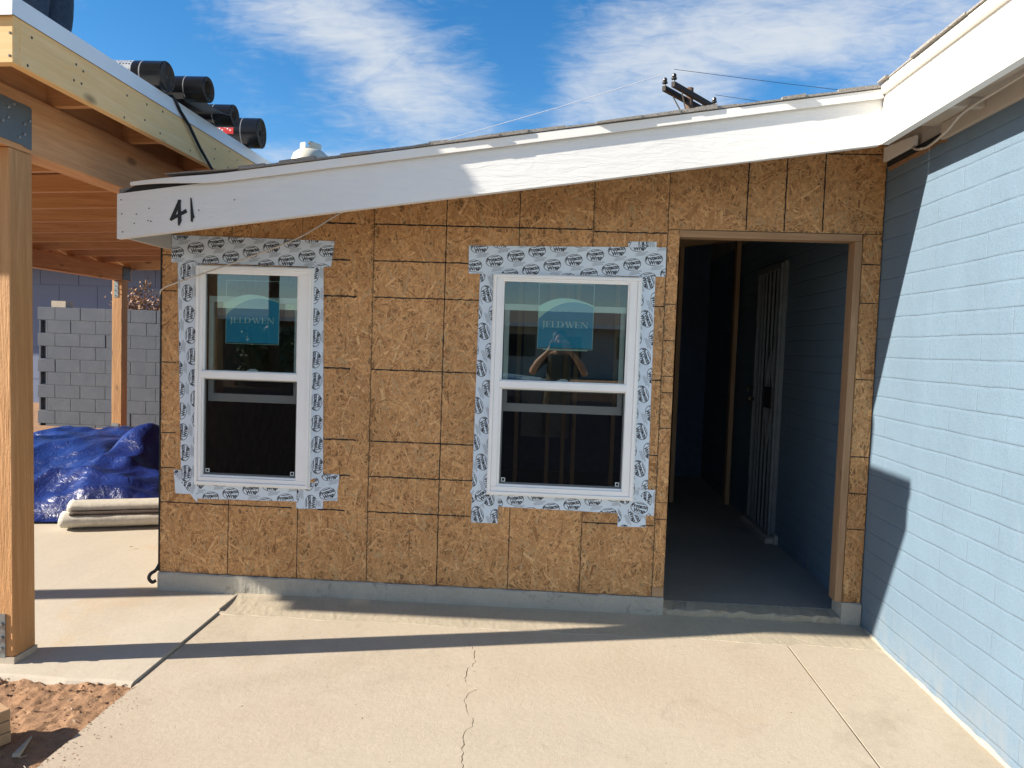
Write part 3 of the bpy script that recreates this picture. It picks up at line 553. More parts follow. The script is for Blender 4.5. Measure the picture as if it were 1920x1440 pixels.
# ------------------------------------------------------------------ lettering
_tx = {}
def text2d(s, size, shear=0.0, off=0.0):
    k = (s, size, shear, off)
    if k in _tx: return _tx[k]
    cu = bpy.data.curves.new('t', 'FONT'); cu.body = s; cu.size = size; cu.shear = shear; cu.offset = off; cu.resolution_u = 2; cu.align_x = 'CENTER'; cu.align_y = 'CENTER'
    ob = bpy.data.objects.new('t', cu); C.objects.link(ob); bpy.context.view_layer.update(); me = ob.evaluated_get(bpy.context.evaluated_depsgraph_get()).to_mesh()
    r = ([(v.co.x, v.co.y) for v in me.vertices], [tuple(p.vertices) for p in me.polygons]); bpy.data.objects.remove(ob); bpy.data.curves.remove(cu); _tx[k] = r; return r
def logo():
    v, f = [], []
    def add(p, q, dx=0, dy=0): b = len(v); v.extend([(a + dx, c + dy) for a, c in p]); f.extend([tuple(b + i for i in k) for k in q])
    n = 26; ring = [(.049 * s * math.cos(a), .0335 * s * math.sin(a)) for s in (1, .93) for a in [2 * math.pi * i / n for i in range(n)]]
    add(ring, [(i, (i + 1) % n, n + (i + 1) % n, n + i) for i in range(n)])
    p, q = text2d('Protecto', .0265, .12, .0011); sx = .088 / (max(a for a, _ in p) - min(a for a, _ in p)); add([(a * sx, c * 1.12) for a, c in p], q, 0, .0085)
    p, q = text2d('Wrap', .0290, .12, .0012); add([(a * .95, c) for a, c in p], q, .003, -.0160)
    add([(-.020, .0215), (.024, .0225), (.025, .0265), (-.018, .0255)], [(0, 1, 2, 3)])
    for i, (a, c) in enumerate(((-.012, .046), (-.022, .050), (-.018, .034), (-.024, .038))):
        y = -.0395 - .0052 * i; add([(a, y), (c, y), (c, y + .0013), (a, y + .0013)], [(0, 1, 2, 3)])
    ca, sa = math.cos(R(9)), math.sin(R(9)); return [(a * ca - c * sa, a * sa + c * ca) for a, c in v], f
LOGO = logo()
def tape(parent, poly, ang, org, yl, rag=0):
    # poly: convex outline on the wall (x, z), ccw; printed lattice turned by ang about org
    g = MB(); yf = -.0026 - .0007 * yl; ol = []
    for (a, b2), (c, d) in zip(poly, poly[1:] + poly[:1]):
        L_ = math.hypot(c - a, d - b2); k = max(1, int(L_ / .03))
        for q in range(k):
            f = q / k; j = random.gauss(0, rag) if q else 0; ol.append((a + (c - a) * f + j * (d - b2) / L_, b2 + (d - b2) * f - j * (c - a) / L_))
    g.prism([(x, yf, z) for x, z in ol], (0, .0004, 0)); bm = bmesh.new(); ca, sa = math.cos(R(ang)), math.sin(R(ang))
    mnx, mxx = min(p[0] for p in poly), max(p[0] for p in poly); mnz, mxz = min(p[1] for p in poly), max(p[1] for p in poly)
    for i in range(-16, 17):
        for j in range(-12, 13):
            lx, ly = i * .117 + j * .0865, i * .0300 - j * .074; ox, oz = org[0] + lx * ca - ly * sa, org[1] + lx * sa + ly * ca
            if not (mnx - .07 < ox < mxx + .07 and mnz - .07 < oz < mxz + .07): continue
            vs = [bm.verts.new((ox + a * ca - b2 * sa, yf - .0004, oz + a * sa + b2 * ca)) for a, b2 in LOGO[0]]
            for q in LOGO[1]:
                try: bm.faces.new([vs[k] for k in q])
                except ValueError: pass
    for (a, b2), (c, d) in zip(poly, poly[1:] + poly[:1]):
        e = Vector((d - b2, 0, -(c - a))).normalized()
        bmesh.ops.bisect_plane(bm, geom=bm.verts[:] + bm.edges[:] + bm.faces[:], plane_co=Vector((a, 0, b2)) - e * .001, plane_no=e, clear_outer=True)
    bm.verts.index_update(); g.raw([v.co for v in bm.verts], [[v.index for v in f.verts] for f in bm.faces], 1); bm.free()
    return g.build('flashing_tape', [M['tape'], M['ink']], parent)
rect = lambda x0, x1, z0, z1: [(x0, z0), (x1, z0), (x1, z1), (x0, z1)]
# window 1
tape(HA, [(-1.012, .436), (-.366, .446), (-.35, .56), (-1.012, .56)], -1, (-.80, .475), 0)
tape(HA, [(-1.137, .60), (-1.126, .462), (-1.038, .462), (-.997, .414), (-.985, .60)], 62, (-1.07, .50), 1, .002)
tape(HA, [(-.414, .404), (-.258, .411), (-.262, .56), (-.414, .56)], 84, (-.33, .44), 1)
tape(HA, [(-.31, .458), (-.176, .459), (-.168, .612), (-.31, .612)], 10, (-.235, .50), 2, .002)
tape(HA, [(-1.093, .53), (-.985, .53), (-.985, 1.84), (-1.128, 1.84)], 81, (-1.075, .70), 3, .001)
tape(HA, [(-.37, .56), (-.2615, .606), (-.284, 1.84), (-.37, 1.84)], 78, (-.305, .90), 3)
tape(HA, [(-1.162, 1.787), (-.262, 1.785), (-.239, 1.79), (-.222, 1.931), (-1.161, 1.942)], 0, (-1.02, 1.872), 5)
# window 2
tape(HA, [(.744, .470), (1.42, .463), (1.42, .58), (.744, .58)], 0, (.84, .515), 0)
tape(HA, [(.594, .373), (.746, .374), (.744, .57), (.594, .57)], -80, (.63, .42), 1)
tape(HA, [(.583, .548), (.64, .47), (.73, .555), (.70, .60), (.60, .58)], 30, (.655, .535), 2)
tape(HA, [(1.418, .388), (1.574, .391), (1.574, .60), (1.418, .60)], -72, (1.51, .46), 1)
tape(HA, [(1.50, .458), (1.617, .458), (1.619, .604), (1.50, .604)], 80, (1.57, .545), 2)
tape(HA, [(1.46, .50), (1.55, .435), (1.612, .50), (1.53, .575)], -18, (1.535, .50), 3)
tape(HA, [(.594, .56), (.70, .56), (.69, 1.82), (.602, 1.82)], -81, (.645, .72), 4)
tape(HA, [(1.478, .60), (1.577, .60), (1.568, 1.82), (1.478, 1.82)], -78, (1.525, .72), 4)
tape(HA, [(1.413, 1.93), (1.567, 1.93), (1.567, 1.974), (1.413, 1.972)], 90, (1.50, 1.955), 5)
tape(HA, [(.538, 1.772), (1.622, 1.785), (1.620, 1.945), (.534, 1.926)], 0, (.68, 1.845), 6)

# serif lettering for the window stickers, drawn from strokes (unit height 1)
def serif_word():
    polys = []
    def q(*p): polys.append(list(p))
    def vst(x, w=.16, a=0, b2=1): q((x, a), (x + w, a), (x + w, b2), (x, b2)); q((x - .07, b2 - .045), (x + w + .07, b2 - .045), (x + w + .07, b2), (x - .07, b2)) if b2 == 1 else None; q((x - .07, a), (x + w + .07, a), (x + w + .07, a + .045), (x - .07, a + .045)) if a == 0 else None
    def arc(cx, cy, rx, ry, a0, a1, wx, wy, n=10):
        for i in range(n):
            s, e = R(a0 + (a1 - a0) * i / n), R(a0 + (a1 - a0) * (i + 1) / n)
            q((cx + rx * math.cos(s), cy + ry * math.sin(s)), (cx + rx * math.cos(e), cy + ry * math.sin(e)), (cx + (rx - wx) * math.cos(e), cy + (ry - wy) * math.sin(e)), (cx + (rx - wx) * math.cos(s), cy + (ry - wy) * math.sin(s)))
    x = 0.0
    q((.12, -.12), (.28, -.02), (.28, 1), (.12, 1)); q((.02, .955), (.38, .955), (.38, 1), (.02, 1)); arc(.02, -.08, .26, .20, -90, 0, .14, .07, 6); x = .52   # J
    def Elet(x): vst(x); q((x, .955), (x + .60, .955), (x + .60, 1), (x, 1)); q((x, .47), (x + .48, .47), (x + .48, .53), (x, .53)); q((x, 0), (x + .63, 0), (x + .63, .05), (x, .05)); q((x + .57, .80), (x + .60, .80), (x + .60, 1), (x + .57, 1)); q((x + .60, 0), (x + .64, 0), (x + .66, .22), (x + .63, .22)); q((x + .46, .38), (x + .49, .38), (x + .49, .62), (x + .46, .62))
    Elet(x); x += .80
    vst(x); q((x, 0), (x + .60, 0), (x + .60, .05), (x, .05)); q((x + .57, 0), (x + .61, 0), (x + .63, .24), (x + .60, .24)); x += .74     # L
    vst(x); q((x, .95), (x + .36, .95), (x + .36, 1), (x, 1)); q((x, 0), (x + .36, 0), (x + .36, .05), (x, .05)); arc(x + .34, .5, .48, .5, -90, 90, .17, .055, 12); x += .80   # D
    arc(x - .10, .30, .16, .16, 60, 300, .09, .09, 8); q((x - .08, .42), (x + .05, .56), (x + .33, .66), (x + .31, .73), (x + .02, .63), (x - .13, .46)); x += .26             # linking swash
    def dg(x0, y0, x1, y1, w): q((x0, y0), (x0 + w, y0), (x1 + w, y1), (x1, y1))
    dg(x, 1, x + .30, 0, .16); dg(x + .62, 1, x + .34, 0, .06); dg(x + .44, 1, x + .76, 0, .16); dg(x + 1.12, 1, x + .80, 0, .06); q((x - .08, .955), (x + .28, .955), (x + .28, 1), (x - .08, 1)); q((x + .98, .955), (x + 1.26, .955), (x + 1.26, 1), (x + .98, 1)); x += 1.34   # W
    Elet(x); x += .82
    q((x, 0), (x + .06, 0), (x + .06, 1), (x, 1)); dg(x, 1, x + .66, 0, .17); q((x + .74, 0), (x + .80, 0), (x + .80, 1), (x + .74, 1)); q((x - .1, 0), (x + .16, 0), (x + .16, .045), (x - .1, .045)); q((x + .64, .955), (x + .90, .955), (x + .90, 1), (x + .64, 1)); q((x - .1, .955), (x + .16, .955), (x + .16, 1), (x - .1, 1)); x += .9   # N
    return polys, x
SERIF, SW = serif_word()
def window(x0, x1, z0, z1, gx0, gx1, gz0, gz1, lx0, lx1, lz0, lz1, st, seed):
    """outer frame, glass of the upper light, opening of the lower light (wall coordinates)"""
    w = MB(); yo = -.030
    def ring(a, b2, ya, yb, g=None):           # a, b2: outer and inner rectangles
        g = g or w
        (X0, X1, Z0, Z1), (u0, u1, v0, v1) = a, b2
        g.box(X0, X1, ya, yb, Z0, v0); g.box(X0, X1, ya, yb, v1, Z1); g.box(X0, u0, ya, yb, v0, v1); g.box(u1, X1, ya, yb, v0, v1)
    ring((x0, x1, z0, z1), (x0 + .016, x1 - .016, z0 + .016, z1 - .016), yo, .03)
    ring((x0 + .0163, x1 - .0163, z0 + .0163, z1 - .0163), (gx0 - .010, gx1 + .010, lz0 - .012, gz1 + .010), yo + .007, .03)
    fr = w.build('window', M['vinyl'], HA, bevel=.0025)
    w = MB(); ring((x0 - .006, x1 + .008, z0 - .008, z1 + .006), (x0 + .002, x1 - .002, z0 + .002, z1 - .002), -.012, .0); w.build('nailing_flange', M['vinyl'], fr)
    w = MB(); ring((gx0 - .0105, gx1 + .0105, gz0 - .046, gz1 + .0105), (gx0, gx1, gz0, gz1), yo + .016, .02)
    w.box(gx0 - .0105, gx1 + .0105, yo + .004, .02, gz0 - .043, gz0 - .006); up_ = w.build('upper_sash', M['vinyl'], fr, bevel=.002)
    w = MB(); w.box((gx0 + gx1) / 2 - .03, (gx0 + gx1) / 2 + .03, .021, .034, gz0 - .002, gz0 + .008); w.box((gx0 + gx1) / 2 - .015, (gx0 + gx1) / 2 + .02, .022, .033, gz0 + .008, gz0 + .013); w.build('sash_lock', M['vinyl'], fr)
    w = MB(); w.poly([(gx0 - .004, 0, gz0 - .004), (gx1 + .004, 0, gz0 - .004), (gx1 + .004, 0, gz1 + .004), (gx0 - .004, 0, gz1 + .004)]); w.build('pane', M['glass'], fr)
    # lower light: track, screen frame, screen with corner clips, raised inner sash
    w = MB(); ring((gx0 - .0105, gx1 + .0105, lz0 - .0125, gz0 - .047), (lx0, lx1, lz0, lz1 - .004), yo + .018, .02); w.build('lower_frame', M['vinyl'], fr, bevel=.0015)
    w = MB(); ring((lx0 + .001, lx1 - .001, lz0 + .001, lz1 - .005), (lx0 + .008, lx1 - .008, lz0 + .010, lz1 - .010), .001, .009); w.build('screen_frame', M['greyplate'], fr)
    w = MB(); w.poly([(lx0 + .008, .006, lz0 + .01), (lx1 - .008, .006, lz0 + .01), (lx1 - .008, .006, lz1 - .01), (lx0 + .008, .006, lz1 - .01)]); w.build('insect_screen', M['screen'], fr)
    for cx in (lx0 + .012, lx1 - .034): w = MB(); ring((cx, cx + .022, lz0 + .012, lz0 + .034), (cx + .004, cx + .018, lz0 + .016, lz0 + .030), -.001, .004); w.build('screen_clip', M['vinylin'], fr)
    zr = gz0 - .18
    w = MB(); ring((gx0 + .002, gx1 - .002, zr, gz0 + .425), (gx0 + .030, gx1 - .030, zr + .046, gz0 + .392), .034, .062); w.build('lower_sash', M['vinylin'], fr, bevel=.002)
    w = MB(); w.poly([(gx0 + .028, .048, zr + .04), (gx1 - .028, .048, zr + .04), (gx1 - .028, .048, gz0 + .394), (gx0 + .028, .048, gz0 + .394)]); w.build('pane', M['glass'], fr)
    # maker's sticker inside the upper pane
    s = MB(); sx0, sx1, sz0, sz1 = st; Wd, Ht = sx1 - sx0, sz1 - sz0; P = lambda u, v, y=.0022: (sx0 + u * Wd, y, sz1 - v * Ht)
    o = lambda u: .215 + .135 * ((u - .47) / .47) ** 2 if u < .47 else .215 + .105 * ((u - .47) / .53) ** 2
    i_ = lambda u: .275 + .275 * abs((u - .64) / .64) ** 2.1 if u < .64 else .275 + .065 * ((u - .64) / .36) ** 2
    n = 28
    for k in range(n):
        a, b2 = k / n, (k + 1) / n
        s.poly([P(a, i_(a)), P(b2, i_(b2)), P(b2, o(b2)), P(a, o(a))], 1); s.poly([P(a, .988), P(b2, .988), P(b2, i_(b2)), P(a, i_(a))], 0)
    e = .0026
    for a in (rect(sx0 - e, sx1 + e, sz1, sz1 + e), rect(sx0 - e, sx1 + e, sz0 - e, sz0), rect(sx0 - e, sx0, sz0, sz1), rect(sx1, sx1 + e, sz0, sz1)): s.poly([(x, .0022, z) for x, z in a], 1)
    if seed: s.poly([P(.1, 1.012), P(.92, 1.012), P(.92, 1.026), P(.1, 1.026)], 1)
    th = .094 * Ht; sc = .84 * Wd / SW
    for k, p in enumerate(SERIF): s.poly([(sx0 + .075 * Wd + x * sc, .0016 - .00001 * (k % 9), sz1 - .672 * Ht + y * th) for x, y in p], 1)
    s.build('sticker', [M['teal'], M['pale']], fr)
    return fr
w1 = window(-1.006, -.343, .529, 1.771, -.960, -.427, 1.182, 1.729, -.963, -.420, .581, 1.137, (-.842, -.537, 1.340, 1.695), 0)
w2 = window(.683, 1.490, .546, 1.771, .741, 1.422, 1.189, 1.735, .745, 1.430, .602, 1.142, (.935, 1.237, 1.372, 1.729), 1)

# ================================================================== BLUE BLOCK HOUSE ON THE RIGHT
BH = thing('block_house', 'pale blue painted block house with white eave fascia joining the addition at a corner', 'house', (2.777, -2, -.12))
g = MB(); g.hexa([(XW1, -9, -.6), (XW1 + .2, -9, -.6), (XW1 + .2, 7, -.6), (XW1, 7, -.6), (XW1, -9, 2.40), (XW1 + .2, -9, 2.40), (XW1 + .2, 7, 2.40), (XW1, 7, 2.40)]); g.build('block_wall', M['blue'], BH)
g = MB(); g.box(XW1 + .001, XW1 + .2, -9, 7, 2.401, 2.66); g.build('upper_wall', M['soffit'], BH)
XE = 2.5215
g = MB(); g.box(XE, XE + .038, -9, YF - .0005, 2.382, 2.382 + .232); g.build('fascia_board', M['white2'], BH, bevel=.002)
g = MB(); g.box(XE - .022, XE + .03, -9, YF - .024, 2.608, 2.652); g.build('drip_trim', M['white2'], BH, bevel=.002)
shingle_edge(BH, (XE - .03, -9, 2.6535), (XE - .03, YF - .03, 2.6535), (.35, 0, 0), 40, .010)
g = MB(); g.hexa([(XE + .032, -9, 2.59), (7, -9, 3.24), (7, -.52, 3.24), (XE + .032, -.52, 2.59), (XE + .032, -9, 2.655), (7, -9, 3.30), (7, -.52, 3.30), (XE + .032, -.52, 2.655)]); g.build('roof', M['shingle'], BH)
g = MB()
yb = -9.0
for L_ in (1.2, 1.4, 1.2, 1.3, 1.5, 1.0, 0.87): g.box(XE + .0395, XW1 + .0, yb + .002, yb + L_ - .002, 2.462 + random.uniform(0, .003), 2.48); yb += L_
g.build('soffit_board', M['soffit'], BH)
for y0, y1 in ((-9, -2.6), (-2.596, -.58)):
    g = MB(); g.box(XW1 - .021, XW1 + .0005, y0, y1, 2.388, 2.4615); g.build('frieze_board', M['soffit'], BH, bevel=.002)
for y in (-.93, -2.15): g = MB(); g.box(XE + .04, XW1 - .022, y, y + .038, 2.425, 2.4618); g.build('lookout', M['soffit'], BH)
g = MB(); g.prism([(XW1 - .018, -.02, 2.425), (XW1 - .018, -.36, 2.425), (XW1 - .018, -.36, 2.47), (XW1 - .018, -.02, 2.50)], (-.015, 0, 0)); g.build('frieze_board', M['white2'], BH)
g = MB(); n = 30
for i in range(n):                           # bare, unpainted course left where trim came off
    a, b2 = -.60 + .585 * i / n, -.60 + .585 * (i + 1) / n; q = nz(a, 2, 14) * .008
    g.box(XW1 - .0022, XW1 + .01, a, b2, 2.378 + q, 2.400)
g.build('bare_course', M['deck'], BH); g = MB(); g.box(XW1 - .012, XW1 + .01, -.6, -.02, 2.4005, 2.424); g.build('bare_gap', M['dark'], BH)
g = MB(); yy_ = np.arange(-.02, -4.6, -.022)
for i, y in enumerate(yy_):
    hgt = .006 + .012 * abs(nz(y, 4.4, 7)) + .03 * max(0, .5 - abs(y + .18) * 4) + .008 * (nz(y, 1.4, 2) > .1); wd_ = .006 + .009 * abs(nz(y, 8.8, 9)) + .03 * max(0, .4 - abs(y + .12) * 4); z = slabz(y)
    g.v += [(XW1 - wd_, y, z - .004), (XW1 - wd_ * .4, y, z + hgt * .55), (XW1 + .002, y, z + hgt)]
for i in range(len(yy_) - 1):
    for q in range(2): g.f.append((i * 3 + q, (i + 1) * 3 + q, (i + 1) * 3 + q + 1, i * 3 + q + 1)); g.m.append(0)
g.build('base_mortar', M['apron'], BH)
# security door inside, on the same wall
SD = MB(); d0, d1 = 1.60, 2.24
for a, b2 in ((d0, d0 + .035), (d1 - .035, d1)): SD.box(XW1 - .05, XW1 - .015, a, b2, .0, 2.04)
SD.box(XW1 - .05, XW1 - .015, d0, d1, 2.04, 2.075); SD.box(XW1 - .05, XW1 - .015, d0, d1, -.02, .0)
sd = SD.build('security_door', M['iron'], BH)
g = MB(); g.box(XW1 - .012, XW1 - .003, d0 + .036, d1 - .036, 0.001, 2.039); g.build('door_leaf', M['doorwood'], sd)
for y in (1.72, 1.82, 1.92, 2.02, 2.10): g = MB(); g.box(XW1 - .043, XW1 - .027, y - .008, y + .008, .001, 2.039); g.build('bar', M['iron'], sd)
for s in (-1, 1):
    for e in (-1, 1): g = MB(); g.bar((XW1 - .046, 1.77 + s * .09, 1.04 + e * .08), (XW1 - .046, 1.77, 1.04 + e * .37), .016, .016); g.build('ornament', M['iron'], sd)
g = MB(); g.box(XW1 - .058, XW1 - .05, 1.68, 1.86, .96, 1.12); g.build('sign_plate', M['plate'], sd)
g = MB(); g.lathe([(0, -.055), (.022, -.052), (.03, -.03), (.014, -.012), (.014, 0)], (XW1 - .05, 2.17, 1.0), 'X', 14); g.tube([(XW1 - .055, 2.17, 1.1), (XW1 - .10, 2.17, 1.10), (XW1 - .105, 2.17, 1.06)], .011); g.build('handle', M['brass'], sd)
g = MB(); g.box(XW1 - .09, XW1 + .001, 1.52, 2.28, -.06, -.021); g.box(XW1 - .03, XW1 + .001, 1.5, 1.5795, -.06, 0.0); g.build('door_sill', M['found'], BH)
g = MB(); g.box(XW1 - .03, XW1 + .001, 1.585, 1.599, -.02, 2.09); g.box(XW1 - .03, XW1 + .001, 2.241, 2.26, -.02, 2.09); g.box(XW1 - .03, XW1 + .001, 1.599, 2.241, 2.0765, 2.09); g.build('door_casing', M['iron'], BH)

# ================================================================== PATIO COVER
PC = thing('patio_cover', 'unfinished timber patio cover on posts with pale pine fascia and white edge flashing', 'patio cover', (-3, 2, -.1))
XP = -1.075; PX0 = -5.28; YP0, YP1 = -1.345, 6.0; sl = .035
pz = lambda x, z: z + sl * (x - XP)
def sbox(x0, x1, y0, y1, z0, z1, mat, name, bevel=.003):   # box following the roof fall
    g = MB(); g.hexa([(x0, y0, pz(x0, z0)), (x1, y0, pz(x1, z0)), (x1, y1, pz(x1, z0)), (x0, y1, pz(x0, z0)), (x0, y0, pz(x0, z1)), (x1, y0, pz(x1, z1)), (x1, y1, pz(x1, z1)), (x0, y1, pz(x0, z1))]); return g.build(name, mat, PC, bevel=bevel)
sbox(XP - .038, XP, YP0 + .0385, YP1 + .04, 2.394, 2.573, M['pineY'], 'fascia_board')
sbox(PX0, XP - .0004, YP0, YP0 + .038, 2.394, 2.5725, M['pineX'], 'fascia_board'); sbox(PX0, XP - .0385, YP1, YP1 + .038, 2.394, 2.57, M['pineX'], 'fascia_board'); sbox(PX0 - .038, PX0 - .0005, YP0, YP1 + .04, 2.394, 2.572, M['pineY'], 'fascia_board')
for k in range(11):
    y = -.70 + .61 * k; sbox(PX0, XP - .039, y, y + .038, 2.440, 2.568, M['firX'], 'joist')
sbox(PX0, XP - .003, YP0 + .003, YP1 + .03, 2.5735, 2.592, M['deck'], 'roof_deck', 0)
g = MB()                                      # blocking over the beam
for k in range(11):
    y = -.70 + .61 * k; a, b2 = (y - .571, y - .001); a = max(a, YP0 + .04)
    g.box(-1.44, -1.402, a, b2, 2.436, 2.555)
g.build('blocking', M['firY'], PC)
# flashing: drip edge with a small kick
def flash(axis):
    g = MB()
    if axis == 'Y':
        for a, b2 in ((YP0 - .008, 2.6), (2.601, YP1 + .05)):
            g.hexa([(XP + .001, a, 2.574), (XP + .007, a, 2.570), (XP + .007, b2, 2.570), (XP + .001, b2, 2.574), (XP - .001, a, 2.645), (XP + .004, a, 2.645), (XP + .004, b2, 2.645), (XP - .001, b2, 2.645)])
        g.hexa([(XP - .25, YP0 - .008, pz(XP - .25, 2.640)), (XP + .0035, YP0 - .008, 2.6405), (XP + .0035, YP1 + .05, 2.6405), (XP - .25, YP1 + .05, pz(XP - .25, 2.640)), (XP - .25, YP0 - .008, pz(XP - .25, 2.644)), (XP + .0035, YP0 - .008, 2.6455), (XP + .0035, YP1 + .05, 2.6455), (XP - .25, YP1 + .05, pz(XP - .25, 2.644))])
    else:
        x0 = PX0; g.hexa([(x0, YP0 - .016, pz(x0, 2.566)), (XP + .0075, YP0 - .016, 2.566), (XP + .0075, YP0 - .010, 2.571), (x0, YP0 - .010, pz(x0, 2.571)), (x0, YP0 - .010, pz(x0, 2.645)), (XP + .006, YP0 - .010, 2.645), (XP + .006, YP0 - .0045, 2.645), (x0, YP0 - .0045, pz(x0, 2.645))])
    g.build('flashing', M['flash'], PC)
flash('Y'); flash('X')
sbox(PX0, XP - .26, YP0 - .003, YP1 + .05, 2.5925, 2.643, M['felt'], 'roof_covering', 0)
# screw heads on the fascia
for y in (-1.27, -.95, -.62, -.30, .02, .31, .5, .62, .9, -1.0, -.45):
    for z in (2.43 + random.uniform(-.02, .03), 2.53 + random.uniform(-.02, .02)):
        g = MB(); g.lathe([(0, .0016), (.0055, .0012), (.006, -.001)], (XP, y + (z - 2.4) * .2, z), 'X', 8); g.build('screw_head', M['plate'], PC)
for x, z in ((XP - .012, 2.505), (XP - .014, 2.42)): g = MB(); g.lathe([(0, -.0016), (.0055, -.0012), (.006, .001)], (x, YP0, z), 'Y', 8); g.build('screw_head', M['plate'], PC)
def beam(x0, x1, y0, y1, z0, z1): g = MB(); g.box(x0, x1, y0, y1, z0, z1); g.build('beam', M['firY'], PC, bevel=.006)
beam(-1.495, -1.362, -1.16, 5.98, 2.168, 2.428); beam(-5.08, -4.95, -1.16, 6.02, 2.09, 2.300)
def post(x, y, xt, top):
    g = MB(); h = .07; g.hexa([(x - h, y - h, -.092), (x + h, y - h, -.092), (x + h, y + h, -.092), (x - h, y + h, -.092), (xt - h, y - h, top), (xt + h, y - h, top), (xt + h, y + h, top), (xt - h, y + h, top)]); o = g.build('post', M['roughZ'], PC, bevel=.005)
    g = MB(); g.box(x - .062, x + .076, y - .075, y + .075, -.125, -.0925); g.build('post_footing', M['slab2'], o)
    g = MB(); g.box(x - .06, x + .035, y - .0755, y - .0705, -.095, .105)
    for bx in (-.045, -.01, .02):
        for bz in (-.05, .0, .06): g.lathe([(0, -.012), (.009, -.012), (.009, 0)], (x + bx, y - .0755, bz), 'Y', 8)
    g.build('post_base', M['galv'], o)
post(-1.415, -.925, -1.43, 2.166); post(-5.02, 5.86, -5.02, 2.088); post(-5.02, -.925, -5.02, 2.088); post(-1.415, 5.86, -1.43, 2.166)
def bracket(x, y0, y1, z0, z1, parent, drop):
    g = MB(); r = .012; pts = []
    for cy, cz, a0 in ((y1 - r, z1 - r, 0), (y0 + r, z1 - r, 90)):
        for k in range(5): a = R(a0 + 22.5 * k); pts.append((x, cy + r * math.cos(a), cz + r * math.sin(a)))
    pts += [(x, y0, z0 - drop), (x, y0 + .03, z0 - drop), (x, y0 + .06, z0 + .004), (x, y1 - .06, z0 + .004), (x, y1 - .03, z0 - .002), (x, y1, z0 - .004)]
    g.prism([Vector(p) for p in pts], (.005, 0, 0)); o = g.build('beam_bracket', M['greyplate'], parent)
    for k in range(11):
        g = MB(); by, bz = y0 + .02 + (y1 - y0 - .04) * ((k * 3) % 8) / 7, z0 + .03 + (z1 - z0 - .05) * ((k * 5) % 7) / 6; g.lathe([(0, .011), (.006, .009), (.0065, 0)], (x + .005, by, bz), 'X', 8); g.build('bolt', M['bolt'], o)
bracket(-1.361, -1.13, -.862, 2.190, 2.372, PC, .09); bracket(-4.949, 5.80, 5.99, 2.10, 2.285, PC, 0.0)
g = MB(); g.box(-5.06, -5.00, 5.786, 5.791, 1.86, 2.08)
for k in range(6): g.box(-5.05 + (k % 2) * .035, -5.04 + (k % 2) * .035, 5.778, 5.786, 1.88 + .033 * k, 1.89 + .033 * k)
g.build('post_strap', M['galv'], PC)

# ================================================================== THINGS ON THE ROOFS
def roll(y, z, r, xe, hole, label, sqz=1.0, printed=False, red=False, length=.98):
    t = thing('roofing_roll', label, 'roofing roll', (xe - length / 2, y, z - r), 'black roofing rolls on the patio cover roof')
    g = MB(); nb = 48; mats = [M['film'], M['bitumen'], M['filmp']]
    prof = [(hole, -length + .02, 1), (r - .002, -length, 0), (r, -length + .004, 0)]
    prof += [(r * (1 + .004 * (q % 2)), -length + .05 + q * (length - .2) / 7, 2 if printed and q > 3 else 0) for q in range(8)] if not printed else [(r, -.34, 0), (r, -.16, 2)]
    prof += [(r, -.004, 0), (r - .003, 0, 0)]
    rr = r - .004; s = 0
    while rr > hole + .004: prof += [(rr, -.005 * (s % 2) - .0008 * s, 1), (rr - .0030, -.005 * (s % 2) - .0008 * s, 1 if s % 2 == 0 else 0)]; rr -= .0048; s += 1
    prof += [(hole, -.012, 1), (hole * .98, -.5, 1), (0, -.5, 1)]
    g.lathe(prof, (xe, y, z), 'X', nb, 0, (sqz, 1.0)); g.build('roll_sheet', mats, t, smooth=False)
    g = MB(); g.lathe([(r * 1.002, -.118), (r * 1.004, -.117), (r * 1.004, -.113), (r * 1.002, -.112)], (xe, y, z), 'X', nb, 0, (sqz, 1.0)); g.build('band', M['band'], t)
    if red:
        g = MB(); a0 = [R(a) for a in np.linspace(158, 196, 8)]
        for p, q in zip(a0, a0[1:]): g.poly([(xe - .34, y + r * 1.006 * sqz * math.cos(p), z + r * 1.006 * math.sin(p)), (xe - .16, y + r * 1.006 * sqz * math.cos(p), z + r * 1.006 * math.sin(p)), (xe - .16, y + r * 1.006 * sqz * math.cos(q), z + r * 1.006 * math.sin(q)), (xe - .34, y + r * 1.006 * sqz * math.cos(q), z + r * 1.006 * math.sin(q))], 0)
        for k in range(9):
            x0 = xe - .33 + .018 * k; i = k % 3 + 2; p, q = a0[i], a0[i + 1]
            g.poly([(x0, y + r * 1.012 * sqz * math.cos(p), z + r * 1.012 * math.sin(p)), (x0 + .01, y + r * 1.012 * sqz * math.cos(p), z + r * 1.012 * math.sin(p)), (x0 + .01, y + r * 1.012 * sqz * math.cos(q), z + r * 1.012 * math.sin(q)), (x0, y + r * 1.012 * sqz * math.cos(q), z + r * 1.012 * math.sin(q))], 1)
        g.build('label', [M['red'], M['flash']], t)
    return t
ZR = 2.6465
roll(-.285, ZR + .0765, .076, -1.040, .006, 'black roofing roll with dull brown end and speckled print, nearest on the roof edge', printed=True)
r2 = roll(-.055, ZR + .020 + .069, .069, -.93, .046, 'black roofing roll with a wide open core and its loose flap hanging')
g = MB(); n = 10
fl_ = [(-.055 + .069 * math.cos(R(a)), ZR + .089 + .069 * math.sin(R(a))) for a in (-150, -120, -95)] + [(.03, ZR + .019), (.10, ZR + .022), (.17, ZR + .030), (.245, ZR + .046)]
for (a, b2), (c, d) in zip(fl_, fl_[1:]): g.hexa([(-1.9, a, b2 - .003), (-.945, a, b2 - .003), (-.945, c, d - .003), (-1.9, c, d - .003), (-1.9, a, b2), (-.945, a, b2), (-.945, c, d), (-1.9, c, d)])
g.build('loose_flap', M['film'], r2)
